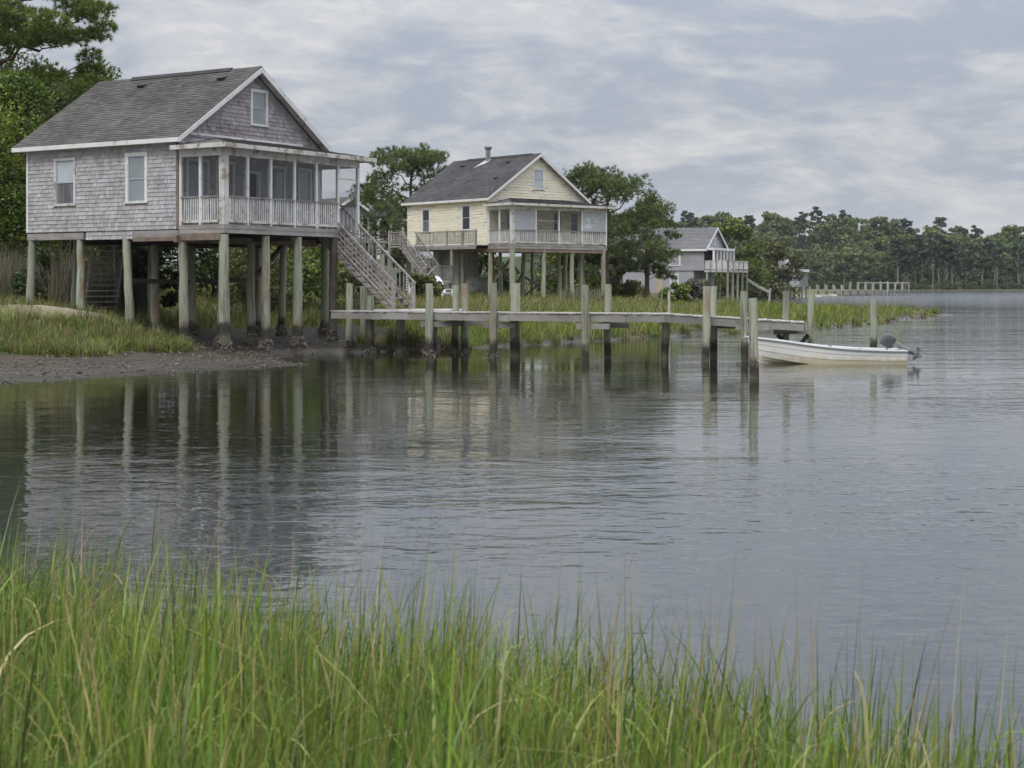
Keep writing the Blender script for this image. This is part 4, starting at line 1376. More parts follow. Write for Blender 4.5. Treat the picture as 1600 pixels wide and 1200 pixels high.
def deck_house():
    F = Vector((.4226, .9063, 0))
    a = math.atan2(F.y, F.x)
    C = (20.7, 172.5)
    R = Matrix.Translation((*C, 0)) @ Matrix.Rotation(a, 4, 'Z')
    # small grey house: long side towards the water
    root, kit, ML, MF = plain_house('deck_house', 'small grey house with a high railed deck on posts beyond the marsh', C, a, 7.4, 9.6, 1.5, 3.95, 6.4, 8.7, 'far_siding', 'grey_roof',
                                    [(3.3, 4.45, 1.3, 1.65), (7.3, 4.45, 1.3, 1.65)], [(3.7, 6.75, .7, .8)])
    root['group'] = 'houses farther off along the shore'
    g0 = gh(20.7, 172.5)
    kit.piece('lower_wall', 'far_siding', root, (.1, 1.2, g0 + .8), (7.2, 9.4, 3.98))
    kit.piece('lower_wall', 'block_wall', root, (.06, 1.15, g0 - .3), (7.25, 9.45, g0 + .8))
    prop(kit.piece('lower_wall', 'tan_board', root, (.03, 4.6, g0 + .75), (.097, 5.6, 3.9)), label='tan board panel of the lower storey')
    window(kit, root, frame((.1, 9.6, 0), (0, -1, 0), (-1, 0, 0)), 9.6 - 3.4, 2.1, 1.0, 1.5, 'white_siding', 'blind', tw=.14)
    # glazed porch corner of the gable end, porch band under the gable
    kit.piece('porch_band', 'white_siding', root, (0, -1.2, 6.15), (7.4, -.02, 6.4))
    for t in (.06, 1.2, 2.4, 3.6, 4.8, 6.0, 7.2):
        kit.piece('porch_post', 'white_siding', root, (t, -1.15, 4.0), (t + .22, -.95, 6.15))
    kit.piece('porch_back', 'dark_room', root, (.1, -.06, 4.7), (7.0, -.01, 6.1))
    # deck reaching out towards the water
    zf = 4.0
    kit.piece('deck_floor', 'deck_wood', root, (0, -2.7, zf - .25), (7.4, -.03, zf))
    for (x0, y0, x1, y1) in ((0, -2.7, 0, -.1), (0, -2.7, 7.4, -2.7)):
        kit.rod('top_rail', 'worn_white', root, (x0, y0, zf + .98), (x1, y1, zf + .98), .1, .06)
        kit.rod('bottom_rail', 'worn_white', root, (x0, y0, zf + .15), (x1, y1, zf + .15), .06, .08)
        n = 26
        for i in range(n):
            f = (i + .5) / n
            kit.rod('baluster', 'baluster_paint', root, (x0 + (x1 - x0) * f, y0 + (y1 - y0) * f, zf + .1), (x0 + (x1 - x0) * f, y0 + (y1 - y0) * f, zf + .96), .07, up=(1, 0, 0))
        for f in (0, .25, .5, .75):
            kit.rod('rail_post', 'grey_wood', root, (x0 + (x1 - x0) * f, y0 + (y1 - y0) * f, zf - .2), (x0 + (x1 - x0) * f, y0 + (y1 - y0) * f, zf + 1.05), .14, up=(1, 0, 0))
    for (t, s) in ((.15, -2.6), (1.9, -2.6), (3.7, -2.6), (5.5, -2.6), (7.25, -2.6), (2.4, -1.0), (4.9, -1.0), (7.25, -1.0), (.15, -.3)):
        v = R @ Vector((t, s, 0))
        mb = MB()
        mb.tube([(t, s, gh(v.x, v.y) - .4), (t, s, zf - .25)], [.13, .12], 8)
        mb.build('piling', MATS['bare_piling'], root)
    return root


deck_house()


def porch_cottage():
    """grey house half hidden between the two big ones"""
    F = Vector((.79, .61, 0))
    a = math.atan2(F.y, F.x)
    C = (-16.5, 142.0)
    root, kit, ML, MF = plain_house('porch_cottage', 'grey weathered house with a pillared porch, half hidden behind the stair rails', C, a, 5.0, 8.0, 1.8, 6.3, 8.6, 10.3, 'far_siding', 'roof_shingle',
                                    [(2.5, 6.9, .9, 1.4)], [(4.1, 7.2, .8, 1.3)])
    root['group'] = 'houses farther off along the shore'
    x0, x1 = .3, 7.9
    kit.piece('porch_floor', 'grey_wood', root, (x0 - .5, -2.6, 6.1), (x1, -.02, 6.35))
    mb = MB()
    P = [(x0 + 3.4, -2.9, 8.35), (x1 + .3, -2.9, 8.35), (x1 + .3, 1.5, 8.35), (x0 + 4.0, -.02, 9.3), (x1 - 1.6, -.02, 9.3), (x1 - 1.6, 1.5, 9.3)]
    mb.add(P, [(0, 1, 4, 3), (1, 2, 5, 4), (0, 3, 4, 1), (0, 1, 2)])
    mb.build('porch_roof', MATS['roof_shingle'], root)
    kit.piece('fascia', 'white_paint', root, (x0 + 3.4, -2.93, 8.15), (x1 + .3, -2.88, 8.36))
    for t in (3.9, 5.2, 6.5, x1 - .1):
        kit.piece('porch_post', 'white_paint', root, (t - .1, -2.6, 6.35), (t + .1, -2.4, 8.2))
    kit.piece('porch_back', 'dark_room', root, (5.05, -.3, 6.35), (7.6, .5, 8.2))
    railing(kit, root, frame((0, -2.5, 0), (1, 0, 0), (0, -1, 0)), x0 - .4, x1, 6.35, 1.0, 26, 'baluster_paint', 'grey_wood', bw=.07)
    railing(kit, root, frame((x0 - .45, 0, 0), (0, -1, 0), (-1, 0, 0)), 0, 2.5, 6.35, 1.0, 8, 'baluster_paint', 'grey_wood', bw=.07)
    for (t, s) in ((0, -2.4), (2.2, -2.4), (4.4, -2.4), (7.6, -2.4), (0, 3), (2.5, 3), (4.9, 3), (0, 7.8), (4.9, 7.8)):
        kit.rod('piling', 'bare_piling', root, (t, s, 1.2), (t, s, 6.1 if s < 0 else 6.3), .26, up=(1, 0, 0))
    kit.piece('under_wall', 'dark_wood', root, (.3, .5, 1.4), (4.8, 7.5, 6.25))


porch_cottage()


def far_white_house():
    F = Vector((.55, .835, 0))
    a = math.atan2(F.y, F.x)
    C = (50.2, 300.0)
    root, kit, ML, MF = plain_house('shore_cottage', 'little white house with a grey boxed porch beside the olive tree on the far bank', C, a, 5.5, 9, .6, 2.2, 5.2, 7.2, 'white_siding', 'grey_roof', [(2, 3.2, 1.2, 1.4), (6, 3.2, 1.2, 1.4)], [])
    root['group'] = 'houses farther off along the shore'
    mb = MB()
    mb.box((.8, -3.4, 2.0), (4.8, -.02, 4.8))
    pb = mb.build('porch', MATS['blind'], root)
    kit.piece('porch_roof', 'white_siding', root, (.5, -3.8, 4.8), (5.1, -.02, 5.3))
    for i in range(6):
        kit.piece('porch_post', 'block_wall', root, (.8 + i * .75, -3.55, 2.2), (1.05 + i * .75, -3.42, 4.8))
    for (t, s) in ((.9, -3.3), (4.7, -3.3), (.2, .2), (5.3, .2), (.2, 8.8), (2.8, -3.3)):
        kit.rod('piling', 'bare_piling', root, (t, s, -.3), (t, s, 2.2), .3, up=(1, 0, 0))


far_white_house()
# ------------------------------------------------------------------ dock
def build_dock():
    root = empty('dock', (-6.3, 55.8, 0), label='long low wooden dock on round posts reaching from the stair out to the skiff', cat='dock')
    off = Vector((-6.3, 55.8, 0))
    kit = Kit(root)
    T = Matrix.Translation(-off)
    pts = [Vector((-6.34, 56.2, 1.50)), Vector((-2.79, 54.1, 1.49)), Vector((2.35, 51.25, 1.50)), Vector((4.86, 50.75, 1.49)), Vector((9.16, 50.1, 1.235))]
    wid = 1.35
    for a, b in zip(pts[:-1], pts[1:]):
        d = b - a
        Ld = d.length
        u = d.normalized()
        nrm = Vector((-u.y, u.x, 0)).normalized()
        n = int(Ld / .145)
        for i in range(n):
            c = a + u * (Ld * (i + .5) / n) + nrm * (wid / 2 + random.uniform(-.03, .03))
            R = Matrix((nrm, -u, Vector((0, 0, 1)))).transposed().to_4x4()
            R = Matrix.Rotation(math.atan2(nrm.y, nrm.x), 4, 'Z')
            o = link_mesh('plank', kit.unit('plank', 'deck_wood'), root)
            o.matrix_local = T @ Matrix.Translation(c + Vector((0, 0, random.uniform(-.006, .006) - .02))) @ R @ Matrix.Rotation(random.uniform(-.012, .012), 4, 'Z') @ Matrix.Diagonal((wid + .1, Ld / n - .012, .038, 1))
        # long stringers, front ones in two lengths
        for k, off_n in enumerate((.0, wid - .03)):
            m = a.lerp(b, .52)
            for (p, q) in ((a, m), (m, b)):
                p2, q2 = p + nrm * off_n - Vector((0, 0, .165)), q + nrm * off_n - Vector((0, 0, .165 + random.uniform(0, .02)))
                kit.rod('stringer', 'stringer_wood', root, T @ (p2 + u * .006), T @ (q2 - u * .006), .06, .225)
    # landing from the stair foot to the dock
    for i in range(24):
        x = -5.0 + i * .135
        kit.piece('plank', 'deck_wood', root, (x + 6.3, 56.3 - .4 * max(0, (x + 5) / 3) - 55.8, 1.47), (x + .125 + 6.3, 59.9 - 55.8, 1.505))
    for y in (57.0, 59.85):
        kit.piece('stringer', 'grey_wood', root, (1.25, y - .03 - 55.8, 1.22), (4.5, y + .03 - 55.8, 1.465))
    # end board, cross beams and diagonal braces at the end
    e = pts[-1]
    kit.piece('end_board', 'grey_wood', root, (e.x + 6.3 + .02, e.y - 55.8 - .02, .955), (e.x + 6.3 + .07, e.y - 55.8 + 1.33, 1.20))
    kit.rod('cross_beam', 'stringer_wood', root, T @ Vector((8.4, 51.35, .88)), T @ Vector((9.6, 51.15, .92)), .09, .16)
    kit.rod('brace', 'dark_wood', root, T @ Vector((8.55, 51.5, .8)), T @ Vector((9.15, 51.35, .1)), .07, .13)
    kit.rod('brace', 'dark_wood', root, T @ Vector((9.5, 51.3, .8)), T @ Vector((8.95, 51.5, .1)), .07, .13)
    posts = [(-5.84, 57.6, 2.45, .13), (-4.98, 56.3, 2.02, .13), (-3.90, 55.95, 1.32, .14), (-2.79, 53.9, 2.45, .135), (-2.72, 55.7, 1.3, .10), (-1.99, 55.4, 2.38, .12), (-1.65, 55.2, 2.45, .12), (-.63, 52.75, 2.45, .125),
             (.08, 53.6, 2.46, .165), (2.36, 51.05, 2.40, .12), (3.12, 52.6, 2.42, .115), (4.92, 51.5, 1.25, .13), (6.06, 50.2, 2.36, .125), (6.5, 51.85, 2.36, .12), (7.32, 50.15, 2.20, .115), (8.78, 51.5, 2.19, .118), (9.62, 51.6, 2.11, .118)]
    for (x, y, zt, r) in posts:
        mb = MB()
        piling(mb, x + 6.3, y - 55.8, gh(x, y) - .5, zt, r, (random.uniform(-.05, .05), random.uniform(-.04, .04)), 12)
        o = mb.build('piling', MATS['dock_piling'], root)
        if x < -.5:
            oysters(x + 6.3, y - 55.8, max(gh(x, y), -.1) - .05, r * 1.15, 'oyster', o, .36, 80)
        if zt > 1.6 and -2.9 < x < 8:
            kit.piece('bolt_block', 'stringer_wood', root, (x + 6.3 - .3, y - 55.8 + .05, .98), (x + 6.3 + .75, y - 55.8 + .11, 1.16)) if random.random() < .6 else None
    return root


build_dock()


def loose_piling(label, x, y, zt, r, mat='mooring_piling', lean=(.02, .0), name='mooring_piling', cap=False, group='loose mooring posts round the skiff'):
    mb = MB()
    piling(mb, 0, 0, -.7, zt, r, lean, 12)
    o = mb.build(name, MATS[mat])
    o.location = (x, y, 0)
    prop(o, label=label, cat='mooring post', group=group)
    return o


loose_piling('tall weathered mooring post standing in open water in front of the skiff bow', 6.18, 40.9, 2.06, .118, lean=(-.03, 0))
loose_piling('slim mooring post in the water behind the stern half of the skiff', 12.2, 54.0, 1.92, .12, lean=(.01, 0), mat='dock_piling')
loose_piling('short stubby post right beside the outboard motor', 12.22, 50.8, .92, .150, mat='bare_piling', lean=(.03, 0))


# ------------------------------------------------------------------ skiff with outboard motor
def build_skiff():
    root = empty('skiff', (9.55, 49.0, 0), rad(-1.5), label='small white open skiff with a tilted outboard motor, tied up at the dock end', cat='boat')
    kit = Kit(root)
    Lb = 4.75
    NS, NP = 28, 9

    def section(f):
        """half section at f (0 stern, 1 bow): list of (y, z) from keel to gunwale"""
        b = .80 * (1 - max(0, (f - .42) / .58) ** 2.4) if f < 1 else 0
        b = max(b, .012)
        sheer = .40 + .40 * f ** 2.1
        keel = -.14 + .22 * max(0, (f - .55) / .45) ** 2.6
        chine_b = b * (.86 - .3 * max(0, (f - .6) / .4))
        chine_z = -.04 + .30 * max(0, (f - .5) / .5) ** 1.8
        out = [(0, keel), (chine_b * .5, keel + (chine_z - keel) * .45), (chine_b, chine_z)]
        for k in range(1, 4):
            g = k / 3
            y = chine_b + (b - chine_b) * g ** .8
            z = chine_z + (sheer - chine_z) * g
            if k < 3:
                out += [(y, z), (y + .012, z + .004)]
            else:
                out += [(y, z)]
        return out

    xs = []
    V, rows = [], []
    for i in range(NS + 1):
        f = i / NS
        sec = section(f)
        rake = .42 * max(0, (f - .8) / .2) ** 1.5
        row = []
        for sgn in (1, -1):
            for (y, z) in sec:
                top = (z + .14) / .95
                x = Lb / 2 - f * (Lb - .42) - rake * top
                row.append((x, sgn * y, z))
        rows.append(row)
    m = len(section(0))
    mb = MB()
    base = []
    for row in rows:
        base += row
    F = []
    for i in range(NS):
        for s in (0, 1):
            for k in range(m - 1):
                a, b = i * 2 * m + s * m + k, (i + 1) * 2 * m + s * m + k
                F.append((a, a + 1, b + 1, b) if s else (a, b, b + 1, a + 1))
    mb.add(base, F, False)
    # transom
    mb.add(rows[0], [tuple(range(m)) + tuple(range(2 * m - 1, m - 1, -1))])
    hull = mb.build('hull', MATS['boat_white'], root)
    # inside skin
    mi = MB()
    ins = []
    for row in rows:
        for j, (x, y, z) in enumerate(row):
            k = j % m
            ins.append((x - .0, y * .93 + (0 if abs(y) > .02 else 0), max(z + .05, .06) if k < m - 1 else z - .01))
    mi.add(ins, F)
    mi.build('inner_hull', MATS['boat_inside'], root)
    # gunwale rails
    mg = MB()
    for sgn in (1, -1):
        line = [Vector(rows[i][(m - 1) + (0 if sgn > 0 else m)]) for i in range(NS + 1)]
        for p, q in zip(line[:-1], line[1:]):
            mg.bar(p + Vector((0, sgn * -.02, .015)), q + Vector((0, sgn * -.02, .015)), .085, .035)
    mg.build('gunwale', MATS['boat_inside'], root)
    ms = MB()
    for sgn in (1, -1):
        line = [Vector(rows[i][(m - 1) + (0 if sgn > 0 else m)]) for i in range(NS + 1)]
        for p, q in zip(line[:-1], line[1:]):
            ms.bar(p + Vector((0, sgn * .018, -.022)), q + Vector((0, sgn * .018, -.022)), .022, .032)
    ms.build('rub_rail', MATS['motor_leg'], root)
    # bow deck, seats
    fd = MB()
    for i in range(NS - 6, NS):
        p0, p1 = rows[i][m - 1], rows[i][2 * m - 1]
        q0, q1 = rows[i + 1][m - 1], rows[i + 1][2 * m - 1]
        fd.add([p0, p1, q1, q0], [(0, 1, 2, 3)])
    fd.build('bow_deck', MATS['boat_inside'], root)
    for f in (.22, .52):
        i = int(f * NS)
        x, yb = rows[i][m - 1][0], rows[i][m - 1][1] * .92
        kit.piece('bench', 'boat_inside', root, (x - .16, -yb, .24), (x + .16, yb, .29))
    for f, s in ((.1, 1), (.55, 1), (.9, 1), (.1, -1), (.55, -1)):
        i = int(f * NS)
        v = Vector(rows[i][m - 1 + (0 if s > 0 else m)])
        kit.piece('cleat', 'motor_leg', root, (v.x - .06, v.y - s * .06 - .012, v.z + .03), (v.x + .06, v.y - s * .06 + .012, v.z + .06))
    # transom top board
    kit.piece('transom_cap', 'boat_inside', root, (Lb / 2 - .07, -.78, .38), (Lb / 2 + .012, .78, .425))
    # outboard motor, tilted up with its leg out behind the stern
    mm = MB()
    M = Matrix.Translation((Lb / 2 - .24, -.12, .60)) @ Matrix.Rotation(rad(-63), 4, 'Y') @ Matrix.Scale(.92, 4)
    mm.M = M
    mm.tube([(0, 0, .05), (0, 0, -.55), (.02, 0, -.74)], [.10, .085, .065], 10)
    mm.box((-.10, -.12, -.12), (.03, .12, .10))
    leg = mm.build('outboard_motor', MATS['motor_leg'], root)
    mm = MB(M)
    prof = [(0.0, .10), (.16, .16), (.215, .30), (.22, .48), (.19, .60), (.10, .66), (.02, .675)]
    V, Fc = [], []
    n = 16
    for (r, z) in [(.12, .03), (.16, .08), (.175, .22), (.175, .36), (.155, .43), (.10, .46), (.01, .465)]:
        for k in range(n):
            t = 2 * math.pi * k / n
            c, s = math.cos(t), math.sin(t)
            e = .42
            V.append((math.copysign(abs(c) ** e, c) * r * 1.25 - .02, math.copysign(abs(s) ** e, s) * r * .85, z))
    for i in range(6):
        for k in range(n):
            Fc.append((i * n + k, i * n + (k + 1) % n, (i + 1) * n + (k + 1) % n, (i + 1) * n + k))
    mm.add(V, Fc, True)
    mm.add(V[:n], [tuple(range(n))])
    mm.build('cowl', MATS['motor_cowl'], leg)
    mm = MB(M)
    mm.box((-.05, -.125, -.57), (.26, .125, -.555))
    mm.tube([(-.20, 0, -.78), (-.14, 0, -.78), (.10, 0, -.78), (.20, 0, -.78)], [.01, .06, .06, .045], 10)
    mm.add([(-.10, -.006, -.84), (.08, -.006, -.84), (.03, -.006, -1.0), (-.03, -.006, -.99), (-.10, .006, -.84), (.08, .006, -.84), (.03, .006, -1.0), (-.03, .006, -.99)],
           [(0, 1, 2, 3), (7, 6, 5, 4), (0, 4, 5, 1), (1, 5, 6, 2), (2, 6, 7, 3), (3, 7, 4, 0)])
    mm.build('lower_unit', MATS['motor_leg'], leg)
    mm = MB(M)
    for k in range(3):
        t = 2 * math.pi * k / 3 + .4
        a = Vector((0, math.cos(t), math.sin(t)))
        b = Vector((.25, -math.sin(t), math.cos(t)))
        c0 = Vector((.215, 0, -.78))
        q = [c0 + a * .03 - b * .02, c0 + a * .10 - b * .055, c0 + a * .145, c0 + a * .10 + b * .055, c0 + a * .03 + b * .02]
        nn = a.cross(b).normalized() * .006
        mm.add([v - nn for v in q] + [v + nn for v in q], [(0, 1, 2, 3, 4), (9, 8, 7, 6, 5)] + [(i, (i + 1) % 5, 5 + (i + 1) % 5, 5 + i) for i in range(5)])
    mm.build('propeller', MATS['motor_cowl'], leg)
    mm = MB(M)
    mm.tube([(-.05, .02, .12), (-.40, .03, .16), (-.62, .03, .15)], [.022, .018, .024], 8)
    mm.build('tiller', MATS['rubber'], leg)
    return root


build_skiff()
bow_rope = MB()
pp = []
for i in range(13):
    f = i / 12
    v = (Vector((7.1, 49.2, .79))).lerp(Vector((7.32, 50.12, .95)), f)
    v.z -= .10 * 4 * f * (1 - f)
    pp.append(v)
bow_rope.tube(pp, [.014] * 13, 6)
bow_rope.build('mooring_rope', MATS['rope'], label='thin rope from the skiff bow to the dock post', cat='rope')


# ------------------------------------------------------------------ trees
def tufts(C, D, m, L, w, rng, up=.0, spread=.75):
    """needle tufts: C centres, D outward directions; m thin triangles each"""
    n = len(C)
    c = np.repeat(C, m, 0)
    d = np.repeat(D, m, 0) + rng.normal(0, spread, (n * m, 3))
    d[:, 2] += up
    d /= np.linalg.norm(d, axis=1, keepdims=True) + 1e-9
    p = np.cross(d, rng.normal(0, 1, (n * m, 3)))
    p /= np.linalg.norm(p, axis=1, keepdims=True) + 1e-9
    ln = L * rng.uniform(.65, 1.15, (n * m, 1))
    V = np.stack([c - p * w / 2, c + p * w / 2, c + d * ln], 1).reshape(-1, 3)
    F = np.arange(len(V)).reshape(-1, 3)
    return V, F


def leaves(C, size, rng, flat=.3):
    n = len(C)
    a = rng.normal(0, 1, (n, 3))
    a[:, 2] *= .7
    a /= np.linalg.norm(a, axis=1, keepdims=True)
    b = np.cross(a, rng.normal(0, 1, (n, 3)))
    b /= np.linalg.norm(b, axis=1, keepdims=True) + 1e-9
    s = size * rng.uniform(.6, 1.25, (n, 1))
    V = np.stack([C - a * s, C + b * s * .55, C + a * s, C - b * s * .55], 1).reshape(-1, 3)
    F = np.arange(len(V)).reshape(-1, 4)
    return V, F


def crooked(p, q, rng, k=5, amp=.06):
    p, q = np.array(p, float), np.array(q, float)
    L = np.linalg.norm(q - p)
    pts = [p + (q - p) * i / k + (rng.normal(0, amp * L / k ** .5, 3) * (0 < i < k)) for i in range(k + 1)]
    return [tuple(v) for v in pts]


def pine(name, label, loc, h, seed, limbs, trunk_r=.22, needle=(.30, .022), per_pad=70, m=14, mat='pine_needles', group=None, lean=(0, 0), top_pads=6, bark='bark', pad=(1.0, .55), limb_r=.42, zs=1.0):
    """limbs: (height, azimuth deg, reach, rise, number of foliage pads)"""
    rng = np.random.default_rng(seed)
    h *= zs
    limbs = [(z * zs, az, re, ri * zs, npd) for z, az, re, ri, npd in limbs]
    root = empty(name, loc, label=label, cat='tree', group=group)
    mb = MB()
    tp = [(lean[0] * f ** 1.5, lean[1] * f ** 1.5, h * f) for f in np.linspace(0, 1, 9)]
    tp = [(x + rng.normal(0, .06), y + rng.normal(0, .06), z) for x, y, z in tp]
    mb.tube(tp, [trunk_r * (1.12 - .95 * f) + .02 for f in np.linspace(0, 1, 9)], 9, False)
    mb.build('trunk', MATS[bark], root)
    C, D = [], []
    mb = MB()

    def at_h(z):
        f = z / h
        return np.array((lean[0] * f ** 1.5, lean[1] * f ** 1.5, z))

    def add_pad(c, r, rv, n):
        th = rng.uniform(0, 2 * np.pi, n)
        cz = rng.uniform(-.45, 1, n)
        sr = np.sqrt(1 - np.minimum(1, cz ** 2))
        q = np.stack([np.cos(th) * sr, np.sin(th) * sr, cz], 1)
        rad_ = rng.uniform(.55, 1.0, (n, 1)) * (1 + .25 * np.sin(3 * th + rng.uniform(0, 6)))[:, None]
        C.append(c + q * rad_ * np.array([r, r, rv]))
        D.append(q * np.array([1, 1, .8]) + np.array([0, 0, .35]))

    for (z, az, reach, rise, npad) in limbs:
        a = math.radians(az)
        p = at_h(z)
        q = p + np.array([math.cos(a) * reach, math.sin(a) * reach, rise])
        line = crooked(p, q, rng, 6, .10)
        r0 = max(.03, trunk_r * limb_r * min(1, reach / 4))
        mb.tube(line, [r0 * (1.05 - .85 * f) for f in np.linspace(0, 1, 7)], 6, False)
        for k in range(npad):
            f = 1 - .62 * k / max(1, npad) + rng.uniform(-.05, .05)
            j = min(5, int(f * 6))
            c = np.array(line[j]) + (np.array(line[min(6, j + 1)]) - np.array(line[j])) * (f * 6 - j)
            sp = reach * .20 + .25
            c2 = c + rng.normal(0, sp, 3) * np.array([1, 1, .35]) + np.array([0, 0, .25])
            mb.tube(crooked(c, c2, rng, 3, .1), [r0 * .4, r0 * .33, r0 * .25, r0 * .15], 4, False)
            r = pad[0] * rng.uniform(.65, 1.2)
            add_pad(c2, r, pad[1] * rng.uniform(.7, 1.25) * r / pad[0], int(per_pad * (r / pad[0]) ** 1.6))
    for k in range(top_pads):
        a = rng.uniform(0, 6.28)
        rr = rng.uniform(.1, 1.0) * pad[0] * 1.2
        c = at_h(h) + np.array([math.cos(a) * rr, math.sin(a) * rr, rng.uniform(-.6, .35) * pad[0]])
        mb.tube(crooked(at_h(h * .93), c, rng, 3, .05), [.05, .04, .03, .02], 4, False)
        add_pad(c, pad[0] * .85, pad[1] * .95, int(per_pad * .8))
    mb.build('limbs', MATS[bark], root)
    V, F = tufts(np.concatenate(C), np.concatenate(D), m, needle[0], needle[1], rng)
    link_mesh('crown', np_mesh('crown', V, F, MATS[mat]), root)
    return root


def broadleaf(name, label, loc, h, spread, seed, mat='bright_leaves', leaf=.13, n=9000, low=.12, blobs=34, cat='tree', group=None, trunk_r=.16, bark='bark', squash=.8):
    rng = np.random.default_rng(seed)
    root = empty(name, loc, label=label, cat=cat, group=group)
    mb = MB()
    mb.tube(crooked((0, 0, -.3), (rng.normal(0, .3), rng.normal(0, .3), h * .72), rng, 6, .05), [trunk_r * (1.1 - .8 * f) for f in np.linspace(0, 1, 7)], 8, False)
    C = []
    B = []
    for k in range(blobs):
        f = rng.uniform(0, 1)
        z = h * (low + (1 - low) * f)
        prof = math.sin(math.pi * min(1, (.18 + .80 * f))) ** .7
        a = rng.uniform(0, 6.283)
        rr = spread * prof * rng.uniform(.45, 1.0)
        c = np.array([math.cos(a) * rr, math.sin(a) * rr, z])
        B.append((c, spread * rng.uniform(.22, .42)))
        mb.tube(crooked((0, 0, z * .6), c, rng, 4, .08), [trunk_r * .4 * (1 - .8 * q) + .01 for q in np.linspace(0, 1, 5)], 5, False)
    mb.build('trunk', MATS[bark], root)
    per = n // blobs
    for c, r in B:
        q = rng.normal(0, 1, (per, 3))
        q /= np.linalg.norm(q, axis=1, keepdims=True)
        rr = r * rng.uniform(.35, 1.05, (per, 1)) ** .6
        C.append(c + q * rr * np.array([1, 1, squash]))
    V, F = leaves(np.concatenate(C), leaf, rng)
    V[:, 2] = np.maximum(V[:, 2], .02)
    link_mesh('crown', np_mesh('crown', V, F, MATS[mat]), root)
    return root


def on(x, y):
    return (x, y, gh(x, y) - .05)


# tall pine at the left edge: limbs reach out over the roof
pine('pine_tree', 'tall pine with long bare limbs rising behind the back corner of the grey house', on(-24.3, 75), 19.5, 3,
     [(9.2, -8, 4.2, 1.2, 6), (10.6, 4, 3.9, 1.5, 6), (10.9, -14, 5.4, 2.2, 11), (12.9, 2, 3.3, 2.2, 6), (13.8, -20, 4.3, 2.2, 9), (14.8, 10, 3.0, 2.0, 6), (15.9, -5, 3.2, 1.6, 6), (17.2, 15, 2.4, 1.2, 5),
      (8.2, -20, 3.6, .5, 5), (9.5, 170, 4.5, 1.5, 6), (11.5, 200, 4.2, 2, 6), (13, 150, 3.8, 2, 6), (15, 190, 3, 1.5, 5), (12, 80, 3.5, 1.5, 5), (10.5, -80, 3.0, 1.3, 5), (14, -80, 2.6, 1.5, 5), (16.5, 100, 2.5, 1.2, 5), (7.4, 40, 3.2, .3, 4)],
     .34, (.27, .036), 120, 17, 'pine_needles', 'trees behind the grey house', pad=(.85, .5), limb_r=.24)
broadleaf('leafy_tree', 'tallest yellow green leafy tree, filling the gap left of the grey house', on(-25.5, 80), 11.5, 4.2, 11, 'bright_leaves', .10, 52000, .12, 80, group='trees behind the grey house')
broadleaf('leafy_tree', 'leafy tree rising just above the far roof edge of the grey house beside the pine', on(-21.8, 82), 11.3, 3.4, 12, 'bright_leaves', .10, 44000, .12, 70, group='trees behind the grey house')
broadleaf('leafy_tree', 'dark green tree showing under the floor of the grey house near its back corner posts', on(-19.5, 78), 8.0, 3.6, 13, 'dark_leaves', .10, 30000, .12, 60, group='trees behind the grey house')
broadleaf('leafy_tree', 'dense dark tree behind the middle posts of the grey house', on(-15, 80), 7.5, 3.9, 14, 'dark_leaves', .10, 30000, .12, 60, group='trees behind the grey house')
broadleaf('leafy_tree', 'low spreading tree seen between the posts under the porch corner', on(-11.4, 76), 5.6, 3.3, 15, 'olive_leaves', .10, 18000, group='trees behind the grey house')
broadleaf('leafy_tree', 'bushy yellow green tree right behind the back wall corner of the grey house', on(-22.4, 70), 9.6, 3.4, 16, 'bright_leaves', .085, 60000, .1, 80, group='trees behind the grey house')
broadleaf('leafy_tree', 'green tree half hidden behind the foot of the porch stair', on(-8.9, 84), 3.0, 1.9, 17, 'olive_leaves', .12, 5000, group='trees behind the grey house')
broadleaf('shrub', 'dark round shrub just behind the back corner post of the grey house', on(-18.6, 63.2), 2.2, 1.2, 22, 'dark_leaves', .10, 3000, .05, 16, 'shrub', 'shrubs on the bank by the grey house', .05)
broadleaf('shrub', 'bright green shrub behind the back corner post, below the floor', on(-18.9, 67), 3.4, 1.5, 24, 'bright_leaves', .11, 3400, .05, 16, 'shrub', 'shrubs on the bank by the grey house', .05)
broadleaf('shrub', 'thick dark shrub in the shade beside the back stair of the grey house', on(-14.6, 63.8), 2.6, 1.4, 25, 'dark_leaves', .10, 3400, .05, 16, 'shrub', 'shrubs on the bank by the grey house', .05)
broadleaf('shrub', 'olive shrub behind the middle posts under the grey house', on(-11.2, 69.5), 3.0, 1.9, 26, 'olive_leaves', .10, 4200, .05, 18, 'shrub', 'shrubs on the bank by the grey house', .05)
broadleaf('shrub', 'loose green shrub behind the last porch posts of the grey house', on(-8.6, 72), 2.9, 1.7, 27, 'bright_leaves', .10, 3600, .05, 16, 'shrub', 'shrubs on the bank by the grey house', .05)
broadleaf('shrub', 'reddish green shrub below the lower end of the porch stair', on(-7.0, 69), 1.9, 1.1, 28, 'olive_leaves', .09, 2600, .05, 14, 'shrub', 'shrubs on the bank by the grey house', .05)

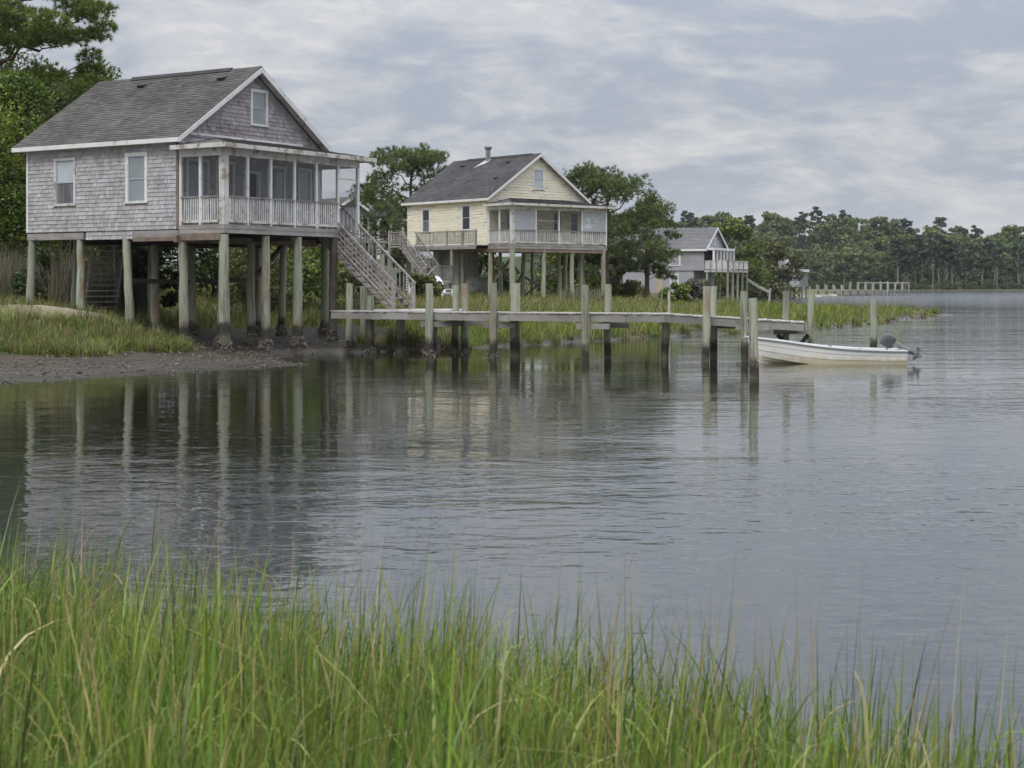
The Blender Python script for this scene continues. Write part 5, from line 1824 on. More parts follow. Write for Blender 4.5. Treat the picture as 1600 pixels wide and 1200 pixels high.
# pines behind the yellow house
pine('pine_tree', 'round headed pine standing behind the back end of the yellow house', on(-8.6, 133), 13.2, 31,
     [(4.8, 175, 4.4, .8, 6), (6.2, 190, 3.4, .8, 6), (7.6, 165, 3.9, 1.3, 6), (8.8, 185, 3.2, 1.8, 6), (6.5, 0, 3.6, 1.6, 6), (8.2, 10, 3.6, 2.4, 6), (9.5, -15, 2.8, 2.2, 6), (10.2, 160, 2.2, 2.4, 6), (10.6, 60, 2, 1.8, 5), (10.8, -70, 2, 1.8, 5), (5, -80, 3, .8, 5), (4.2, -40, 3, .6, 5), (11.4, 20, 1.8, 1.4, 5), (11.2, 200, 1.9, 1.5, 5), (3.6, 200, 4.6, .3, 6)],
     .26, (.36, .050), 48, 13, 'house_pine_needles', 'pines round the yellow house', (.3, 0), pad=(1.0, .6), zs=.88)
pine('pine_tree', 'smaller dark pine between the grey porch roof and the yellow house', on(-13.6, 158), 9.6, 32,
     [(3.5, 180, 3, .6, 5), (4.5, 20, 2.8, .8, 5), (5.5, 150, 2.6, 1, 5), (6.3, -20, 2.4, 1.2, 5), (7, 200, 2, 1.1, 5), (4, -80, 2.4, .8, 5), (7.4, 60, 1.8, 1, 4)], .2, (.36, .05), 48, 13, 'house_pine_needles', 'pines round the yellow house', pad=(.95, .6))
pine('pine_tree', 'tall pine directly behind the gable of the yellow house', on(5.6, 128), 12.3, 33,
     [(7.6, 185, 3.0, 1.6, 6), (9, 170, 2.6, 1.8, 6), (8.4, 0, 2.6, 1.8, 6), (10, 10, 2.2, 1.5, 6), (10.4, 190, 2.0, 1.2, 5), (9.6, -70, 2.0, 1.4, 5), (6.5, 20, 2.8, 1.0, 5), (10.8, 60, 1.6, 1, 4)], .24, (.36, .05), 32, 13, 'house_pine_needles', 'pines round the yellow house', pad=(1.0, .6), zs=.83)
pine('pine_tree', 'broad topped pine right of the yellow house with open fanned limbs', on(7.6, 131), 12.6, 34,
     [(6.2, 0, 4.2, 1.2, 7), (7.4, 10, 3.6, 1.9, 7), (8.8, -10, 3.0, 2.2, 7), (9.2, 170, 2.2, 2.4, 6), (8.0, 185, 2.4, 1.4, 6), (10.4, 30, 2.2, 1.4, 6), (10.2, -60, 2.0, 1.4, 5), (5.2, -20, 4.3, .4, 6), (4.2, 5, 4.4, .3, 6), (10.8, 140, 1.8, 1.2, 5), (6, -85, 2.6, 1.0, 5)],
     .26, (.36, .05), 32, 13, 'house_pine_needles', 'pines round the yellow house', (.35, 0), pad=(1.05, .6), zs=.82)
pine('pine_tree', 'low bushy pine in front of the little grey deck house', on(11.4, 136), 8.4, 35,
     [(1.9, 0, 1.6, .2, 4), (2.4, 180, 1.8, .3, 5), (2.8, -70, 1.6, .3, 4), (3.4, 20, 1.7, .5, 4), (3.9, 170, 2.0, .6, 5), (4.6, -10, 1.6, .7, 4), (5.2, 190, 1.8, .8, 5), (5.8, 10, 1.8, .8, 5), (6.5, 90, 1.4, .6, 4), (6.8, -30, 1.4, .7, 4)],
     .2, (.36, .05), 52, 13, 'house_pine_needles', 'pines round the yellow house', pad=(.9, .6))
broadleaf('leafy_tree', 'leafy tree under the pines at the right end of the yellow porch', on(9.2, 139), 4.6, 2.0, 41, 'olive_leaves', .18, 5200, .1, 24, group='leafy trees between the houses')
broadleaf('leafy_tree', 'green tree filling the view under the yellow house floor', on(5.2, 133), 4.6, 3.0, 42, 'bright_leaves', .18, 5200, .08, 24, group='leafy trees between the houses')
broadleaf('leafy_tree', 'dark tree left of the yellow house behind its side stair', on(-9.6, 152), 8.0, 3.0, 44, 'dark_leaves', .2, 6200, .05, 26, group='leafy trees between the houses')
broadleaf('leafy_tree', 'dark leafy tree showing through under the yellow house at its store room', on(-2.5, 128), 4.2, 3.0, 45, 'dark_leaves', .18, 5000, .05, 24, group='leafy trees between the houses')
broadleaf('leafy_tree', 'yellow green tree behind the gable of the deck house', on(32.0, 232), 11.0, 5.0, 46, 'bright_leaves', .32, 5200, .05, 26, group='trees along the far bank')
broadleaf('leafy_tree', 'wide olive brown tree leaning over the little white house', on(45.4, 278), 9.4, 5.4, 47, 'olive_leaves', .36, 5200, .08, 28, group='trees along the far bank', trunk_r=.4)
broadleaf('leafy_tree', 'rounded green tree between the deck house and the olive tree', on(38.6, 262), 6.6, 4.2, 48, 'far_leaves', .34, 4200, .05, 22, group='trees along the far bank')
broadleaf('leafy_tree', 'small dark tree behind the white house on the far bank', on(57, 345), 9.5, 5.0, 49, 'far_leaves', .4, 4200, .05, 22, group='trees along the far bank')
for i, (x, y, hh, sp, mt, lb) in enumerate([(-5.4, 96.5, 1.5, 1.0, 'olive_leaves', 'low shrub behind the posts at the dock start'), (13.5, 118, 1.8, 1.4, 'grey_twigs', 'grey shrub in the marsh right of the yellow house'), (12.6, 166, 2.0, 1.7, 'olive_leaves', 'shrub clump in front of the low left end of the deck house'), (20.2, 168, 1.1, .9, 'bright_leaves', 'green shrub against the deck house block wall'), (11.5, 112, 1.5, 1.1, 'bright_leaves', 'green shrub by the last post of the yellow house')]):
    broadleaf('shrub', lb, on(x, y), hh, sp, 60 + i, mt, .14, 2200, .05, 14, 'shrub', 'shrubs in the marsh by the far houses', .05)


# ------------------------------------------------------------------ wood on the far hill
def far_proto(kind, seed):
    """(trunk mesh, crown mesh) of one tree about 17 m high"""
    rng = np.random.default_rng(seed)
    mb = MB()
    h = 17.0
    if kind == 'pine':
        mb.tube(crooked((0, 0, -1), (rng.normal(0, .5), 0, h * .93), rng, 5, .02), [.30, .27, .23, .19, .14, .07], 6, False)
        C = []
        for k in range(26):
            f = rng.uniform(0, 1) ** .8
            z = h * (.46 + .54 * f)
            a = rng.uniform(0, 6.283)
            rr = rng.uniform(.4, 1) * 4.4 * (1.05 - f * .55)
            c = np.array([math.cos(a) * rr, math.sin(a) * rr, z])
            mb.tube([(0, 0, z - 1.0), tuple(c)], [.09, .03], 4, False)
            n = 44
            q = rng.normal(0, 1, (n, 3))
            q /= np.linalg.norm(q, axis=1, keepdims=True)
            C.append(c + q * rng.uniform(.3, 1, (n, 1)) * np.array([1.35, 1.35, .65]))
        V, F = leaves(np.concatenate(C), .62, rng)
        mat = 'far_pine'
    else:
        mb.tube(crooked((0, 0, -1), (0, 0, h * .7), rng, 5, .03), [.32, .28, .24, .2, .15, .1], 6, False)
        C = []
        for k in range(30):
            f = rng.uniform(0, 1)
            z = h * (.14 + .80 * f)
            a = rng.uniform(0, 6.283)
            rr = rng.uniform(.35, 1) * 5.4 * math.sin(math.pi * (.2 + .72 * f)) ** .6
            c = np.array([math.cos(a) * rr, math.sin(a) * rr, z])
            n = 52
            q = rng.normal(0, 1, (n, 3))
            q /= np.linalg.norm(q, axis=1, keepdims=True)
            C.append(c + q * rng.uniform(.5, 1.05, (n, 1)) * np.array([1.9, 1.9, 1.45]) * rng.uniform(.75, 1.2))
        V, F = leaves(np.concatenate(C), .80, rng)
        mat = 'far_leaves'
    return mb.mesh('trunk', MATS['pale_bark']), np_mesh('crown', V, F, MATS[mat])


def far_wood():
    rng = np.random.default_rng(99)
    P = [far_proto('pine', 101 + i) for i in range(3)]
    B = [far_proto('leaf', 201 + i) for i in range(4)]

    def put(name, proto, x, y, s, label, group, sz=None):
        g = gh(x, y)
        o = empty(name, (x, y, g - .3), rng.uniform(0, 6.283), label=label, cat='tree', group=group)
        o.scale = (s, s, sz or s * rng.uniform(.9, 1.1))
        link_mesh('trunk', proto[0], o)
        link_mesh('crown', proto[1], o)

    def zone(x, y):
        a = x / y * 2500 + 800
        return 'behind the deck house' if a < 1170 else ('above the little white house' if a < 1290 else ('above the thin pier' if a < 1425 else 'right of the thin pier'))

    # edge of the wood above the shore: pale trunks show, in loose groups
    xs = []
    x = 152.0
    while x < 222:
        for _ in range(int(rng.integers(1, 4))):
            xs.append(x + rng.uniform(-.9, .9))
            x += rng.uniform(1.2, 2.4)
        x += rng.uniform(1.0, 4.5)
    for i, x in enumerate(xs):
        y = 627 + rng.uniform(0, 15)
        put('pine_tree', P[int(rng.integers(3))], x, y, rng.uniform(.85, 1.22), 'pine with a bare pale trunk at the shore edge of the far wood', 'pale trunked pines at the edge of the far wood')
    for i in range(34):
        x = 118 + i * 3.1 + rng.uniform(-1, 1)
        put('bush', B[int(rng.integers(4))], x, 622 + rng.uniform(0, 8), rng.uniform(.16, .36), 'rounded bush at the foot of the far wood', 'bushes at the foot of the far wood', rng.uniform(.14, .30))
    # hillside, row behind row
    n = 0
    rows = (636, 652, 668, 688, 710, 734, 760, 790)
    for r, y in enumerate(rows):
        step = 8.0 if r < 5 else 6.8
        x0, x1 = 12, .335 * y
        k = int((x1 - x0) / step)
        part = 'at the foot' if r < 3 else ('on the slope' if r < 6 else 'along the crest')
        for i in range(k):
            x = x0 + step * (i + .5 * (r % 2)) + rng.uniform(-2.5, 2.5)
            yy = y + rng.uniform(-6, 6)
            if r < 2 and x > 150:
                if r == 0 or rng.random() < .35:
                    continue
            top = r >= 6
            where = part + ' of the far wooded hill, ' + zone(x, yy)
            if (top and rng.random() < .24) or rng.random() < .09:
                put('pine_tree', P[int(rng.integers(3))], x, yy, rng.uniform(.80, 1.02), 'dark pine ' + where, 'pines ' + where)
            else:
                put('broadleaf_tree', B[int(rng.integers(4))], x, yy, rng.uniform(.72, 1.08), 'round green tree ' + where, 'round trees ' + where)
            n += 1
    # beyond the frame the wood runs on as one mass
    V, F, o = [], [], 0
    src = B[0][1]
    vv = np.empty(len(src.vertices) * 3, dtype=np.float32)
    src.vertices.foreach_get('co', vv)
    vv = vv.reshape(-1, 3)[: 4 * 700]
    for i in range(46):
        x = 232 + (i % 16) * 10 + rng.uniform(-3, 3)
        y = 665 + (i // 16) * 45 + rng.uniform(-9, 9)
        V.append(vv * rng.uniform(.8, 1.1) + np.array([x, y, gh(x, y)]))
    V = np.concatenate(V)
    me = np_mesh('woodland', V, np.arange(len(V)).reshape(-1, 4), MATS['far_leaves'])
    prop(link_mesh('woodland', me), kind='stuff', label='the same green wood carrying on along the far shore')


far_wood()
# ------------------------------------------------------------------ far dock and small shore things
def far_dock():
    root = empty('fishing_pier', (68, 336, 0), label='long thin railed pier low over the water on the far bank', cat='pier')
    kit = Kit(root)
    T = Vector((68, 336, 0))
    a, b = Vector((64, 340, 1.15)), Vector((92.5, 376, 1.15))
    kit.rod('deck_boards', 'grey_wood', root, a - T, b - T, 1.6, .18)
    n = 13
    for i in range(n):
        p = a.lerp(b, i / (n - 1)) - T
        for s in (-.8, .8):
            q = p + Vector((s * .78, -s * .62, 0))
            top = 3.0 + random.uniform(-.25, .3) if i > 4 else 2.2 + random.uniform(-.3, .5)
            kit.rod('post', 'bare_piling' if i % 3 else 'driftwood', root, (q.x, q.y, -.8), (q.x, q.y, top), .26, up=(1, 0, 0))
    for s in (-.8, .8):
        u = Vector((s * .78, -s * .62, 0))
        kit.rod('handrail', 'deck_wood', root, a.lerp(b, .5) - T + u + Vector((0, 0, 1.7)), b - T + u + Vector((0, 0, 1.7)), .12, .2)
    kit.rod('handrail', 'driftwood', root, b - T + Vector((-.62, .5, 1.7)), b - T + Vector((.62, -.5, 1.7)), .12, .2)
    kit.rod('brace', 'driftwood', root, a.lerp(b, .83) - T + Vector((.6, -.5, 0)), a.lerp(b, .86) - T + Vector((.6, -.5, 1.9)), .16)


far_dock()


def plank_ramp():
    root = empty('plank_ramp', (26.2, 178, 0), label='leaning plank ramp at the foot of the deck house posts', cat='ramp')
    kit = Kit(root)
    for dy in (0, .9):
        kit.rod('side_board', 'driftwood', root, (0, dy, 3.0), (1.0, dy - .4, 2.3), .10, .28)
        kit.rod('side_board', 'driftwood', root, (1.0, dy - .4, 2.3), (2.4, dy - 1, 1.55), .10, .28)
    for i in range(7):
        f = (i + .5) / 7
        kit.rod('cross_board', 'grey_wood', root, (2.4 * f, -1.0 * f, 3.0 - 1.45 * f), (2.4 * f, .9 - 1.0 * f, 3.0 - 1.45 * f), .25, .05)


plank_ramp()


def stake(label, x, y, h, r, lean=(0, 0), mat='driftwood'):
    mb = MB()
    mb.tube([(0, 0, -.4), (lean[0] * .5, lean[1] * .5, h * .5), (lean[0], lean[1], h)], [r * 1.05, r, r * .9], 8, True, .05)
    o = mb.build('stake', MATS[mat])
    o.location = (x, y, gh(x, y))
    prop(o, label=label, cat='stake', group='old stakes standing in the marsh')


stake('pale upright stake in the marsh grass behind the dock bend', 7.85, 80, 1.55, .065)
stake('leaning thin stake close beside the pale upright one', 7.45, 80.5, 1.5, .05, (.1, 0), 'bare_piling')
stake('grey stake leaning by the waterline right of the deck house ramp', 34.0, 212, 2.5, .14, (.25, 0))
stake('taller pale stake left of the little white house', 47.0, 276, 3.2, .17)
stake('short stake beside the white house steps', 58.0, 318, 2.0, .16)


def white_chair():
    root = empty('garden_chair', on(-4.25, 98.2), rad(40), label='white high backed garden chair in the grass by the yellow house stair', cat='chair')
    kit = Kit(root)
    M = Matrix.Rotation(rad(24), 4, 'X')
    for i in range(6):
        x = -.33 + i * .132
        top = 1.5 - .035 * (i - 2.5) ** 2
        kit.rod('slat', 'white_plastic', root, (x, .1, .35), (x, .62, top), .118, .03, up=(0, -1, 0))
    for i in range(5):
        kit.piece('seat_slat', 'white_plastic', root, (-.36, -.5 + i * .125, .44 - i * .03), (.36, -.39 + i * .125, .47 - i * .03))
    for s in (-1, 1):
        kit.rod('leg', 'white_plastic', root, (s * .38, -.48, 0), (s * .38, -.45, .66), .05, .12, up=(1, 0, 0))
        kit.rod('leg', 'white_plastic', root, (s * .36, -.45, .40), (s * .36, .62, 0), .05, .12)
        kit.piece('armrest', 'white_plastic', root, (s * .40 - .08, -.6, .66), (s * .40 + .08, .40, .69))


white_chair()


def lattice():  # white laths put in for specks of sky light through leaves
    root = empty('sky_speck_lattice', on(-5.95, 98.6), rad(30), label='white lath lattice standing in for specks of sky light under the yellow house stair', cat='panel')
    kit = Kit(root)
    for i in range(8):
        f = i * .16
        kit.rod('lath', 'white_plastic', root, (-.5, .02 + .25 * 0, max(0, f - .35)), (.5, .30, min(1.6, f + .65)), .045, .02, up=(0, -1, 0))
        kit.rod('lath', 'white_plastic', root, (.5, .04, max(0, f - .35)), (-.5, .32, min(1.6, f + .65)), .045, .02, up=(0, -1, 0))


lattice()


def tank():
    root = empty('storage_tank', on(-2.55, 110.0), rad(40), label='pale round storage tank lying in front of the yellow house store room', cat='tank')
    mb = MB()
    c = [(-.95, 0, .85), (-.9, 0, .85), (-.7, 0, .85), (.7, 0, .85), (.9, 0, .85), (.95, 0, .85)]
    mb.tube(c, [.35, .62, .72, .72, .62, .35], 20)
    mb.build('tank_body', MATS['tank_paint'], root)
    kit = Kit(root)
    for x in (-.5, .5):
        kit.piece('leg', 'dark_wood', root, (x - .06, -.4, -.1), (x + .06, .4, .25))
    mb = MB()
    mb.tube([(0, 0, 1.5), (0, 0, 1.72)], [.12, .10], 10)
    mb.build('valve_cap', MATS['galvanised'], root)


tank()


def boulder(label, x, y, s, mat='rock', name='rock', group='rocks on the far muddy shore', z=None):
    bm = MB()
    rng = random.Random(int(x * 100 + y))
    n, m = 8, 5
    V = [(0, 0, s * .6)]
    for i in range(1, m):
        for k in range(n):
            t, p = 2 * math.pi * k / n, math.pi * i / m
            r = s * rng.uniform(.75, 1.2)
            V.append((r * math.sin(p) * math.cos(t) * 1.3, r * math.sin(p) * math.sin(t), r * math.cos(p) * .6))
    V.append((0, 0, -s * .6))
    F = [(0, 1 + k, 1 + (k + 1) % n) for k in range(n)]
    for i in range(m - 2):
        for k in range(n):
            F.append((1 + i * n + k, 1 + (i + 1) * n + k, 1 + (i + 1) * n + (k + 1) % n, 1 + i * n + (k + 1) % n))
    e = len(V) - 1
    F += [(e, e - n + (k + 1) % n, e - n + k) for k in range(n)]
    bm.add(V, F)
    o = bm.build(name, MATS[mat])
    o.location = (x, y, gh(x, y) if z is None else z)
    prop(o, label=label, cat='rock', group=group)


for i in range(26):
    f = i / 25
    boulder('rough rock in the heap along the waterline below the white house', 52 + 13 * f + RNG.uniform(-1.5, 1.5), 306 + 20 * f + RNG.uniform(-3, 3), RNG.uniform(.35, .9))
boulder('pale lump standing alone on the mud edge of the marsh spit', 24.6, 106.8, .17, 'driftwood', 'mud_lump', None)

# dark log line and driftwood on the shore below the deck house
mb = MB()
mb.tube([(-3.2, 0, .22), (-1, .1, .28), (1.2, -.1, .25), (3.5, .1, .2)], [.2, .24, .22, .16], 9, True, .08)
o = mb.build('driftwood_log', MATS['driftwood'])
o.location = on(35, 216)
prop(o, label='grey driftwood log lying on the bank right of the deck house', cat='log')

# ------------------------------------------------------------------ shells and lumps on the mud
def scatter_shells():
    n = 4200
    X, Y = RNG.uniform(-20, -3, n), RNG.uniform(37, 61, n)
    z = ground_h(X, Y)
    k = (z > .0) & (z < .32)
    X, Y, z = X[k], Y[k], z[k]
    x2 = RNG.uniform(13, 34, 9000)
    y2 = RNG.uniform(80, 128, 9000)
    z2 = ground_h(x2, y2)
    k = (z2 > .0) & (z2 < .2)
    X, Y, z = np.concatenate([X, x2[k]]), np.concatenate([Y, y2[k]]), np.concatenate([z, z2[k]])
    n = len(X)
    C = np.stack([X, Y, z + .01], 1)
    s = RNG.uniform(.02, .075, (n, 1)) * np.where(RNG.random((n, 1)) < .12, 1.9, 1)
    a = RNG.normal(0, 1, (n, 3)) * np.array([1, 1, .3])
    a /= np.linalg.norm(a, axis=1, keepdims=True)
    b = np.cross(a, RNG.normal(0, 1, (n, 3)))
    b /= np.linalg.norm(b, axis=1, keepdims=True)
    c = np.cross(a, b)
    V = np.stack([C - a * s, C + b * s * .6, C + a * s, C - b * s * .6, C + c * s * .4, C - c * s * .4], 1).reshape(-1, 3)
    f = np.array([(0, 1, 4), (1, 2, 4), (2, 3, 4), (3, 0, 4), (1, 0, 5), (2, 1, 5), (3, 2, 5), (0, 3, 5)])
    F = (np.arange(n)[:, None, None] * 6 + f[None]).reshape(-1, 3)
    m = pmat('shell_litter', (.085, .072, .056), (.15, .13, .105), 6, rough=.7, bump=.3, rnd=.45)
    prop(link_mesh('shell_litter', np_mesh('shell_litter', V, F, m)), kind='stuff', label='oyster shells and mud lumps littered over the tidal mud')


scatter_shells()


# ------------------------------------------------------------------ grass
def blades(X, Y, Z, H, Wd, col, rng, seg=4, lean=.35, curl=.5, wind=(.06, 0), az=None):
    """tapering curved blades; seg segments each"""
    n = len(X)
    if az is None:
        az = rng.uniform(0, 2 * np.pi, n)
    ln = np.abs(rng.normal(0, lean, n))
    cr = np.abs(rng.normal(0, curl, n))
    dx, dy = np.cos(az) * ln + wind[0], np.sin(az) * ln + wind[1]
    fa = rng.uniform(0, np.pi, n)
    px, py = np.cos(fa), np.sin(fa)
    V = np.empty((n, 2 * seg + 1, 3), np.float32)
    for k in range(seg + 1):
        f = k / seg
        q = f + cr * f ** 3 * .6
        x = X + dx * H * q * (.35 + .65 * f)
        y = Y + dy * H * q * (.35 + .65 * f)
        z = Z + H * (f - .5 * (ln + cr * .6) ** 2 * f ** 2.4 * .9)
        w = Wd * (1 - f ** 1.6) * .5 * (0.55 + .45 * min(1, f * 4 + .2))
        if k < seg:
            V[:, 2 * k] = np.stack([x - px * w, y - py * w, z], 1)
            V[:, 2 * k + 1] = np.stack([x + px * w, y + py * w, z], 1)
        else:
            V[:, 2 * seg] = np.stack([x, y, z], 1)
    base = (np.arange(n) * (2 * seg + 1))[:, None, None]
    T = []
    for k in range(seg - 1):
        a = 2 * k
        T += [(a, a + 1, a + 3), (a, a + 3, a + 2)]
    a = 2 * (seg - 1)
    T.append((a, a + 1, a + 2))
    F = (base + np.array(T)[None]).reshape(-1, 3)
    C = np.repeat(col, 2 * seg + 1, 0)
    return V.reshape(-1, 3), F, C


GREEN = np.array([[.102, .172, .028], [.135, .215, .032], [.175, .242, .038], [.058, .105, .026], [.215, .255, .058]])
STRAW = np.array([[.36, .29, .135], [.30, .235, .11], [.42, .36, .20], [.22, .16, .08]])


def tint(n, rng, straw=.1, pal=GREEN, jitter=.16, shift=None):
    c = pal[rng.integers(0, len(pal), n)]
    s = rng.random(n) < straw
    c = np.where(s[:, None], STRAW[rng.integers(0, len(STRAW), n)], c)
    c = c * rng.uniform(1 - jitter, 1 + jitter, (n, 1))
    if shift is not None:
        c = c * shift
    return np.concatenate([c, np.ones((n, 1))], 1)


def near_grass():
    rng = np.random.default_rng(5)
    n = 38000
    # clumped
    nc = 900
    cx, cy = rng.uniform(-4.6, 4.6, nc), rng.uniform(3.2, 10.6, nc)
    i = rng.integers(0, nc, n)
    X, Y = cx[i] + rng.normal(0, .13, n), cy[i] + rng.normal(0, .13, n)
    loose = rng.random(n) < .35
    X = np.where(loose, rng.uniform(-4.6, 4.6, n), X)
    Y = np.where(loose, rng.uniform(3.2, 10.6, n), Y)
    d = near_edge(X) + .25 * wob(X, Y, 2.3, 4) - Y
    keep = (d > -.15) & (np.abs(X) < .36 * Y + .6)
    # thins out towards the water, and to the right
    p = np.clip(.22 + d * .55, 0, 1) * np.clip(1.15 - .13 * np.maximum(0, X), .4, 1)
    keep &= rng.random(n) < p
    X, Y, d, ii = X[keep], Y[keep], d[keep], i[keep]
    Z = near_h(X, Y) - .03
    n = len(X)
    ch = rng.uniform(.72, 1.2, nc)[ii]
    H = ch * rng.normal(.84, .14, n)
    H *= np.clip(.90 - .066 * X, .64, 1.18)
    H *= np.where(rng.random(n) < .10, rng.uniform(1.08, 1.25, n), 1)
    H = np.clip(H, .25, 1.25)
    Wd = rng.uniform(.007, .017, n)
    hue = rng.uniform(.58, 1.38, (nc, 1))[ii]
    tone = np.concatenate([hue * rng.uniform(.92, 1.12, (nc, 1))[ii], hue, hue * .95], 1)
    c = tint(n, rng, .10, shift=tone)
    V1, F1, C1 = blades(X, Y, Z, H, Wd, c, rng, 6, .19, .50, (.05, 0))
    # tall straw coloured stalks
    m = 330
    X2 = rng.uniform(-3.6, 3.4, m)
    Y2 = near_edge(X2) - rng.uniform(.0, 3.4, m)
    k = rng.random(m) < np.clip(.75 - .14 * X2, .25, 1)
    X2, Y2 = X2[k], Y2[k]
    m = len(X2)
    c2 = np.concatenate([STRAW[rng.integers(0, 4, m)] * rng.uniform(.7, 1.1, (m, 1)), np.ones((m, 1))], 1)
    V2, F2, C2 = blades(X2, Y2, near_h(X2, Y2), rng.uniform(.95, 1.42, m), rng.uniform(.007, .012, m), c2, rng, 6, .12, .15, (.07, 0))
    # dead bent blades low down
    m = 1300
    X3 = rng.uniform(-4, 4, m)
    Y3 = near_edge(X3) - rng.uniform(.1, 4.0, m)
    c3 = tint(m, rng, .85)
    V3, F3, C3 = blades(X3, Y3, near_h(X3, Y3), rng.uniform(.35, .75, m), rng.uniform(.005, .009, m), c3, rng, 6, .5, .9)
    # leaves that leave a stem part way up and arch outwards
    j = rng.integers(0, n, 11000)
    m = len(j)
    lift = rng.uniform(.25, .62, m)
    c4 = tint(m, rng, .10, shift=tone[j])
    V4, F4, C4 = blades(X[j] + rng.normal(0, .02, m), Y[j] + rng.normal(0, .02, m), Z[j] + H[j] * lift, H[j] * rng.uniform(.30, .58, m), rng.uniform(.007, .015, m), c4, rng, 5, .55, .9, (.04, 0))
    # single taller green blades that stand out along the thin outer fringe
    m = 420
    X5 = rng.uniform(-3.6, 3.0, m)
    Y5 = near_edge(X5) - rng.uniform(-.1, 1.5, m)
    c5 = tint(m, rng, .12, GREEN * np.array([.62, .68, .75]))
    V5, F5, C5 = blades(X5, Y5, near_h(X5, Y5), rng.uniform(.70, 1.12, m) * np.clip(1 - .03 * X5, .9, 1.1), rng.uniform(.011, .018, m), c5, rng, 7, .16, .35, (.03, 0))
    Vs, Fs = [V1, V2, V3, V4, V5], [F1, F2, F3, F4, F5]
    off = np.cumsum([0] + [len(v) for v in Vs[:-1]])
    V = np.concatenate(Vs)
    F = np.concatenate([f + o for f, o in zip(Fs, off)])
    C = np.concatenate([C1, C2, C3, C4, C5])
    me = np_mesh('cordgrass', V, F, MATS['blade'], True, C)
    prop(link_mesh('cordgrass', me), kind='stuff', label='tall green cordgrass with straw stalks along the near bank')


near_grass()


